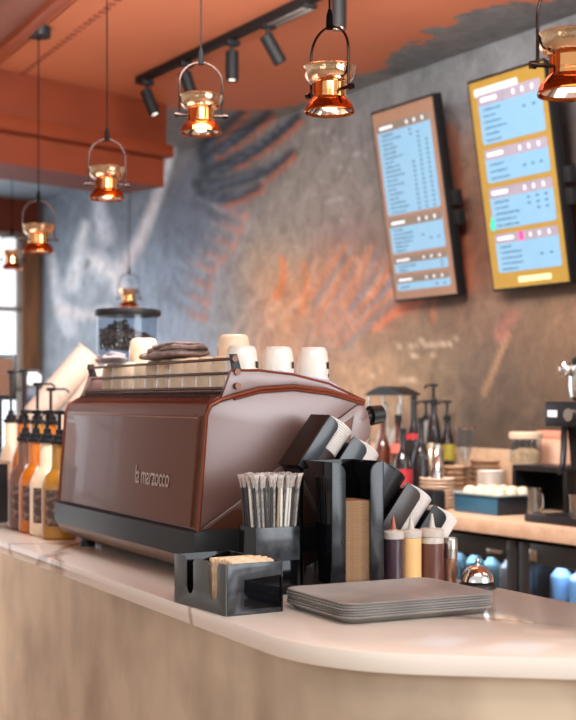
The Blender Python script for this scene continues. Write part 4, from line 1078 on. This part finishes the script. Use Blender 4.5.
# left group of the back worktop: domed rack, bottles, shakers -----------------------------
def bottle(name, px, a, prof, m_, label, capm=None, caps=None, lab=None, labr=None, group=None):
    t = thing(name, label, 'bottle', at_w(px, a), WA, group)
    MB().lathe(prof, 24).build('bottle_body', m_, t)
    if caps: MB().lathe(caps, 20).build('cap', capm, t)
    if lab: MB().lathe([(labr, lab[0]), (labr+.0008, lab[0]), (labr+.0008, lab[1]), (labr, lab[1])], 24).build('label', lab[2], t)
    return t
def wine(r_, h): return [(0, 0), (r_, 0), (r_, h*.58), (r_*.75, h*.66), (r_*.36, h*.76), (r_*.34, h*.97), (0, h*.97)]
darkb = mat('dark_glass_bottle', (30, 22, 22), .12, var=.1, coat=.4); amber = mat('amber_glass_bottle', (84, 38, 18), .15, var=.15, coat=.4); redl = mat('red_label', (176, 40, 46), .5); pinkl = mat('coral_label', (222, 110, 96), .5); yel = mat('yellow_label', (168, 150, 52), .5); clearb = mat('clear_bottle', (196, 188, 178), .1, trans=.5, var=.05)
rk = thing('drink_dispenser', 'chrome drink dispenser with curved black top among the bottles', 'dispenser', at_w(392, .40), WA)
arc = [(-.0 , y, .445 + .035*math.cos(y/.14*math.pi/2)) for y in [q*.01-.14 for q in range(29)]]
MB().prism([(y, z) for _, y, z in arc] + [(.14, .44), (-.14, .44)], -.05, .05, Matrix.Rotation(R(90), 4, 'Z')).build('curved_top', black, rk)
for y in (-.12, .12):
    for x in (-.04, .04): MB().cyl((x, y, .02), (x, y, .445), .007, 12).build('post', chrome, rk)
MB().box(-.07, .07, -.15, .15, 0, .02, .004).build('base', chrome, rk)
for y in (-.05, .05): MB().lathe([(0, .021), (.04, .021), (.042, .03), (.042, .25), (.03, .29), (.012, .31), (.012, .40), (0, .41)], 24, Matrix.Translation((0, y, 0))).build('glass_tube', clearb, rk)
bottle('spirit_bottle', 383, .22, wine(.034, .36), amber, 'amber bottle with coral label behind the machine nose', black, [(0, .35), (.014, .35), (.014, .375), (0, .375)], (.06, .15, pinkl), .034)
bottle('spirit_bottle', 398, .24, wine(.034, .33), amber, 'amber bottle with dark neck in front of the chrome dispenser', black, [(0, .32), (.014, .32), (.014, .36), (0, .36)], (.19, .24, pinkl), .030)
bottle('wine_bottle', 413.5, .20, wine(.036, .43), darkb, 'dark bottle with two red labels beside the chrome dispenser', black, [(0, .418), (.013, .418), (.013, .44), (0, .44)], (.235, .285, redl), .032)
bottle('wine_bottle', 403, .09, wine(.036, .30), darkb, 'short dark bottle in front of the dispenser', black, [(0, .291), (.014, .291), (.014, .31), (0, .31)], (.08, .15, redl), .036)
bottle('wine_bottle', 421, .16, wine(.034, .34), darkb, 'plain dark bottle left of the shakers', black, [(0, .33), (.013, .33), (.013, .35), (0, .35)])
for (px, a, nm, m1) in ((431, .24, 'left', mat('gold_white_shaker', (226, 200, 168), .2, .5)), (437.5, .20, 'right', chrome)):
    s_ = thing('cocktail_shaker', '%s of the two tall tapered shakers on the back worktop' % nm, 'shaker', at_w(px, a), WA)
    MB().lathe([(0, 0), (.030, 0), (.032, .01), (.022, .22), (.0205, .222), (0, .222)], 28).build('shaker_body', m1, s_)
    MB().lathe([(0, .2225), (.02, .2225), (.017, .245), (.006, .25), (0, .251)], 24).build('shaker_top', m1, s_)
def pump_bottle(px, a, h, m_, label, lab=None):
    t = bottle('syrup_bottle', px, a, [(0, 0), (.034, 0), (.034, h*.66), (.026, h*.8), (.014, h*.9), (.014, h), (0, h)], m_, label, None, None, lab, .034)
    MB().lathe([(0, h), (.017, h), (.017, h+.022), (.006, h+.026), (.006, h+.075), (.02, h+.077), (.02, h+.088), (0, h+.09)], 16).build('pump', black, t)
    MB().tube([(0, 0, h+.083), (0, .05, h+.083), (0, .06, h+.072)], .005, 8).build('spout', black, t)
    return t
pump_bottle(433.5, .44, .40, darkb, 'tallest pump bottle behind the shakers')
pump_bottle(447, .56, .33, darkb, 'pump bottle with yellow label right of the shakers', (.16, .23, yel))
pump_bottle(426, .55, .33, clearb, 'clear pump bottle left of the tallest pump bottle')
gl_ = thing('stem_glass', 'tall clear stemmed glass before the mural wall', 'glass', at_w(465, .38), WA)
MB().lathe([(0, 0), (.035, 0), (.035, .003), (.006, .01), (.005, .16), (.02, .19), (.032, .23), (.034, .30), (.0325, .30), (.0305, .232), (.018, .193), (0, .18)], 28).build('glass_body', glass, gl_)
MB().lathe([(0, .301), (.04, .301), (.042, .304), (.042, .31), (0, .313)], 28).build('glass_cover', steel, gl_)
# low black box and white mug under the shakers
lb = thing('bar_caddy', 'low black bar caddy standing in front of the shakers', 'caddy', at_w(432, .06), WA)
MB().box(-.03, .03, -.045, .12, 0, .075, .004).box(-.026, .026, -.041, .116, .073, .082, .002).build('caddy_box', black, lb)

# ------------------------------------------------------------------ left end of the front counter
pumpm = black
def sauce_bottle(v, u, bodym, label, group, lab=True, h=.30, r_=.054, pumph=.075, sp=90, labm=None):
    t = thing('sauce_pump_bottle', label, 'bottle', C(u, v), CA, group)
    MB().lathe([(0, 0), (r_-.008, 0), (r_, .008), (r_, h*.52), (r_-.003, h*.57), (r_*.8, h*.63), (.030, h*.68), (.0235, h*.72), (.0225, h*.955), (0, h*.955)], 32).build('bottle_body', bodym, t)
    if lab:
        b_ = MB(); bm = b_.bm; cols = []
        for i in range(13):
            a = R(180+22 + i*5); cols.append([bm.verts.new(((r_+.0008)*math.cos(a), (r_+.0008)*math.sin(a), z)) for z in (h*.14, h*.5)])
        for i in range(12): bm.faces.new((cols[i][0], cols[i+1][0], cols[i+1][1], cols[i][1]))
        b_.build('label', labm or labdark, t)
    MB().lathe([(0, h*.955), (.027, h*.955), (.028, h*.97), (.028, h*.99), (.02, h), (.02, h+.012), (.012, h+.016), (.0115, h+.03), (.0055, h+.032), (.0055, h+pumph), (.016, h+pumph+.002), (.017, h+pumph+.012), (0, h+pumph+.014)], 20).build('pump', pumpm, t)
    MB().tube([(0, 0, h+pumph+.008), (.05*math.cos(R(sp)), .05*math.sin(R(sp)), h+pumph+.008), (.064*math.cos(R(sp)), .064*math.sin(R(sp)), h+pumph-.004)], .0045, 8).build('spout', pumpm, t)
    return t
labdark = mat('dark_brown_label', (74, 56, 52), .5, c2=(150, 120, 104), scale=70)
gold = mat('golden_syrup', (176, 122, 38), .25, var=.1, scale=12, coat=.3); creamy = mat('cream_syrup', (240, 214, 180), .3, coat=.3); oran = mat('orange_syrup', (196, 108, 24), .25, var=.08, scale=12, coat=.3); choc = mat('brown_syrup', (112, 76, 60), .3, var=.06, scale=12, coat=.3)
gp = 'sauce pump bottles beside the machine'
sauce_bottle(1.335, .175, gold, 'golden sauce pump bottle touching the espresso machine end', gp, sp=-30)
sauce_bottle(1.45, .172, creamy, 'cream coloured sauce pump bottle second from the machine', gp, sp=-40)
sauce_bottle(1.565, .170, oran, 'orange sauce pump bottle third from the machine', gp, sp=120)
sauce_bottle(1.68, .168, choc, 'brown sauce pump bottle farthest from the machine in the front row', gp, sp=-30)
lw = mat('white_orange_label', (236, 206, 170), .5, c2=(226, 130, 50), scale=14); lo_ = mat('orange_label', (230, 120, 40), .5, c2=(240, 200, 150), scale=20)
for v, u, m_, lm, lb_, ph in ((1.93, .33, oran, lw, 'orange syrup pump bottle in the rear row, nearest the machine', .10), (2.09, .33, gold, lo_, 'tall golden syrup pump bottle second in the rear row', .12), (2.27, .33, oran, lo_, 'orange labelled syrup pump bottle third in the rear row', .17), (2.44, .33, creamy, lw, 'pale syrup pump bottle at the far end of the rear row', .17)):
    sauce_bottle(v, u, m_, lb_, 'syrup bottles in the rear row', True, .35, .045, ph, -20, lm)
# dark caddy block under the farthest bottles
t = thing('bottle_rack', 'dark rack holding pale striped bottles at the far left of the counter', 'rack', C(.12, 2.05), CA)
MB().box(-.05, .06, -.12, .24, 0, .20, .004).build('rack_box', black, t)
MB().box(-.056, .066, -.126, .246, .20, .212, .003).build('rack_edge', mat('rack_edge_wood', (150, 120, 100), .5), t)
for k in range(4):
    bq = thing('striped_bottle', ('pale striped bottle standing on the dark rack, %s' % ('nearest the machine', 'second from the machine', 'second from the far end', 'at the far end')[k]), 'bottle', C(.125, 1.985+k*.078, 1.1625), CA, 'striped bottles on the rack')
    MB().lathe([(0, 0), (.031, 0), (.033, .004), (.033, .10), (.014, .13), (.014, .15), (0, .15)], 20).build('bottle_body', (oran, creamy, gold, choc)[k], bq)
    MB().lathe([(.0335, .012), (.0342, .012), (.0342, .09), (.0335, .09)], 20).build('label', lw, bq)
# leaning sleeves of pale paper cups
def sleeve(name, label, base, tip, r_):
    base = Vector(base); tip = Vector(tip); L_ = (tip-base).length
    t = thing(name, label, 'cup sleeve', base, 0, 'leaning sleeves of paper cups')
    t.rotation_euler = (tip-base).to_track_quat('Z', 'Y').to_euler()
    MB().lathe([(0, 0), (r_*.92, 0), (r_*.94, .002), (r_*.96, L_*.5), (r_, L_*.505), (r_, L_*.512), (r_*.96, L_*.516), (r_, L_*.985), (r_*.97, L_*.985), (r_*.8, L_*.7), (0, L_*.7)], 36).build('cup_sleeve', cream, t)
    MB().lathe([(r_*1.0, L_*.986), (r_*1.04, L_*.988), (r_*1.04, L_*.998), (r_*.99, L_)], 36, close=True).build('cup_rim', cream, t)
def at_px(px, py, Z): return ((px-288)/FPX*Z, Z, EYE+(400-py)/FPX*Z)
sleeve('paper_cup_sleeve', 'long leaning sleeve of pale paper cups behind the pump bottles', at_px(22, 432, 5.25), at_px(91, 353, 5.25), .058)
sleeve('paper_cup_sleeve', 'second leaning sleeve of paper cups, half hidden by the espresso machine', at_px(54, 446, 5.0), at_px(106, 371, 5.0), .050)
rk2 = thing('cup_rack', 'dark slanted rack carrying the leaning paper cup sleeves', 'rack', C(.52, 2.35), CA)
MB().box(-.12, .15, -.10, .42, 0, .03, .004).build('base', black, rk2)
MB().box(-.10, .13, .2, .4, .03, .30, .004).build('support', black, rk2)
# dark things at the far left edge
tl_ = thing('till_display', 'small framed till display at the far left end of the counter', 'display', C(.50, 3.25), R(10))
MB().cyl((0, 0, 0), (0, 0, .012), .07, 24).build('base', black, tl_)
MB().cyl((0, 0, .012), (0, 0, .47), .014, 16).build('stand', black, tl_)
MB().box(-.075, .075, -.012, .012, .42, .62, .006).build('frame', black, tl_)
MB().box(-.06, .06, -.0135, -.0122, .44, .60).build('display_glass', mat('till_glass', (128, 92, 74), .15, var=.2, scale=8), tl_)
ct = thing('payment_terminal', 'dark handheld payment terminal on a stand between till display and cup sleeves', 'terminal', C(.63, 3.12), R(20))
MB().lathe([(0, 0), (.06, 0), (.062, .006), (.02, .014), (.012, .02), (.012, .42), (0, .42)], 24).build('stand', black, ct)
MB().box(-.042, .042, -.014, .016, .40, .56, .012, Matrix.Rotation(R(-8), 4, 'X')).build('terminal_body', mat('brown_black_plastic', (58, 36, 30), .4), ct)
MB().box(-.03, .03, -.0158, -.0142, .49, .545, 0, Matrix.Rotation(R(-8), 4, 'X')).build('terminal_screen', mat('terminal_screen_white', (210, 214, 224), .3, emit=(210, 214, 224), estr=.35), ct)
MB().box(-.034, .034, -.017, -.0142, .415, .475, .001, Matrix.Rotation(R(-8), 4, 'X')).build('keypad', mat('navy_keypad', (52, 58, 80), .4), ct)
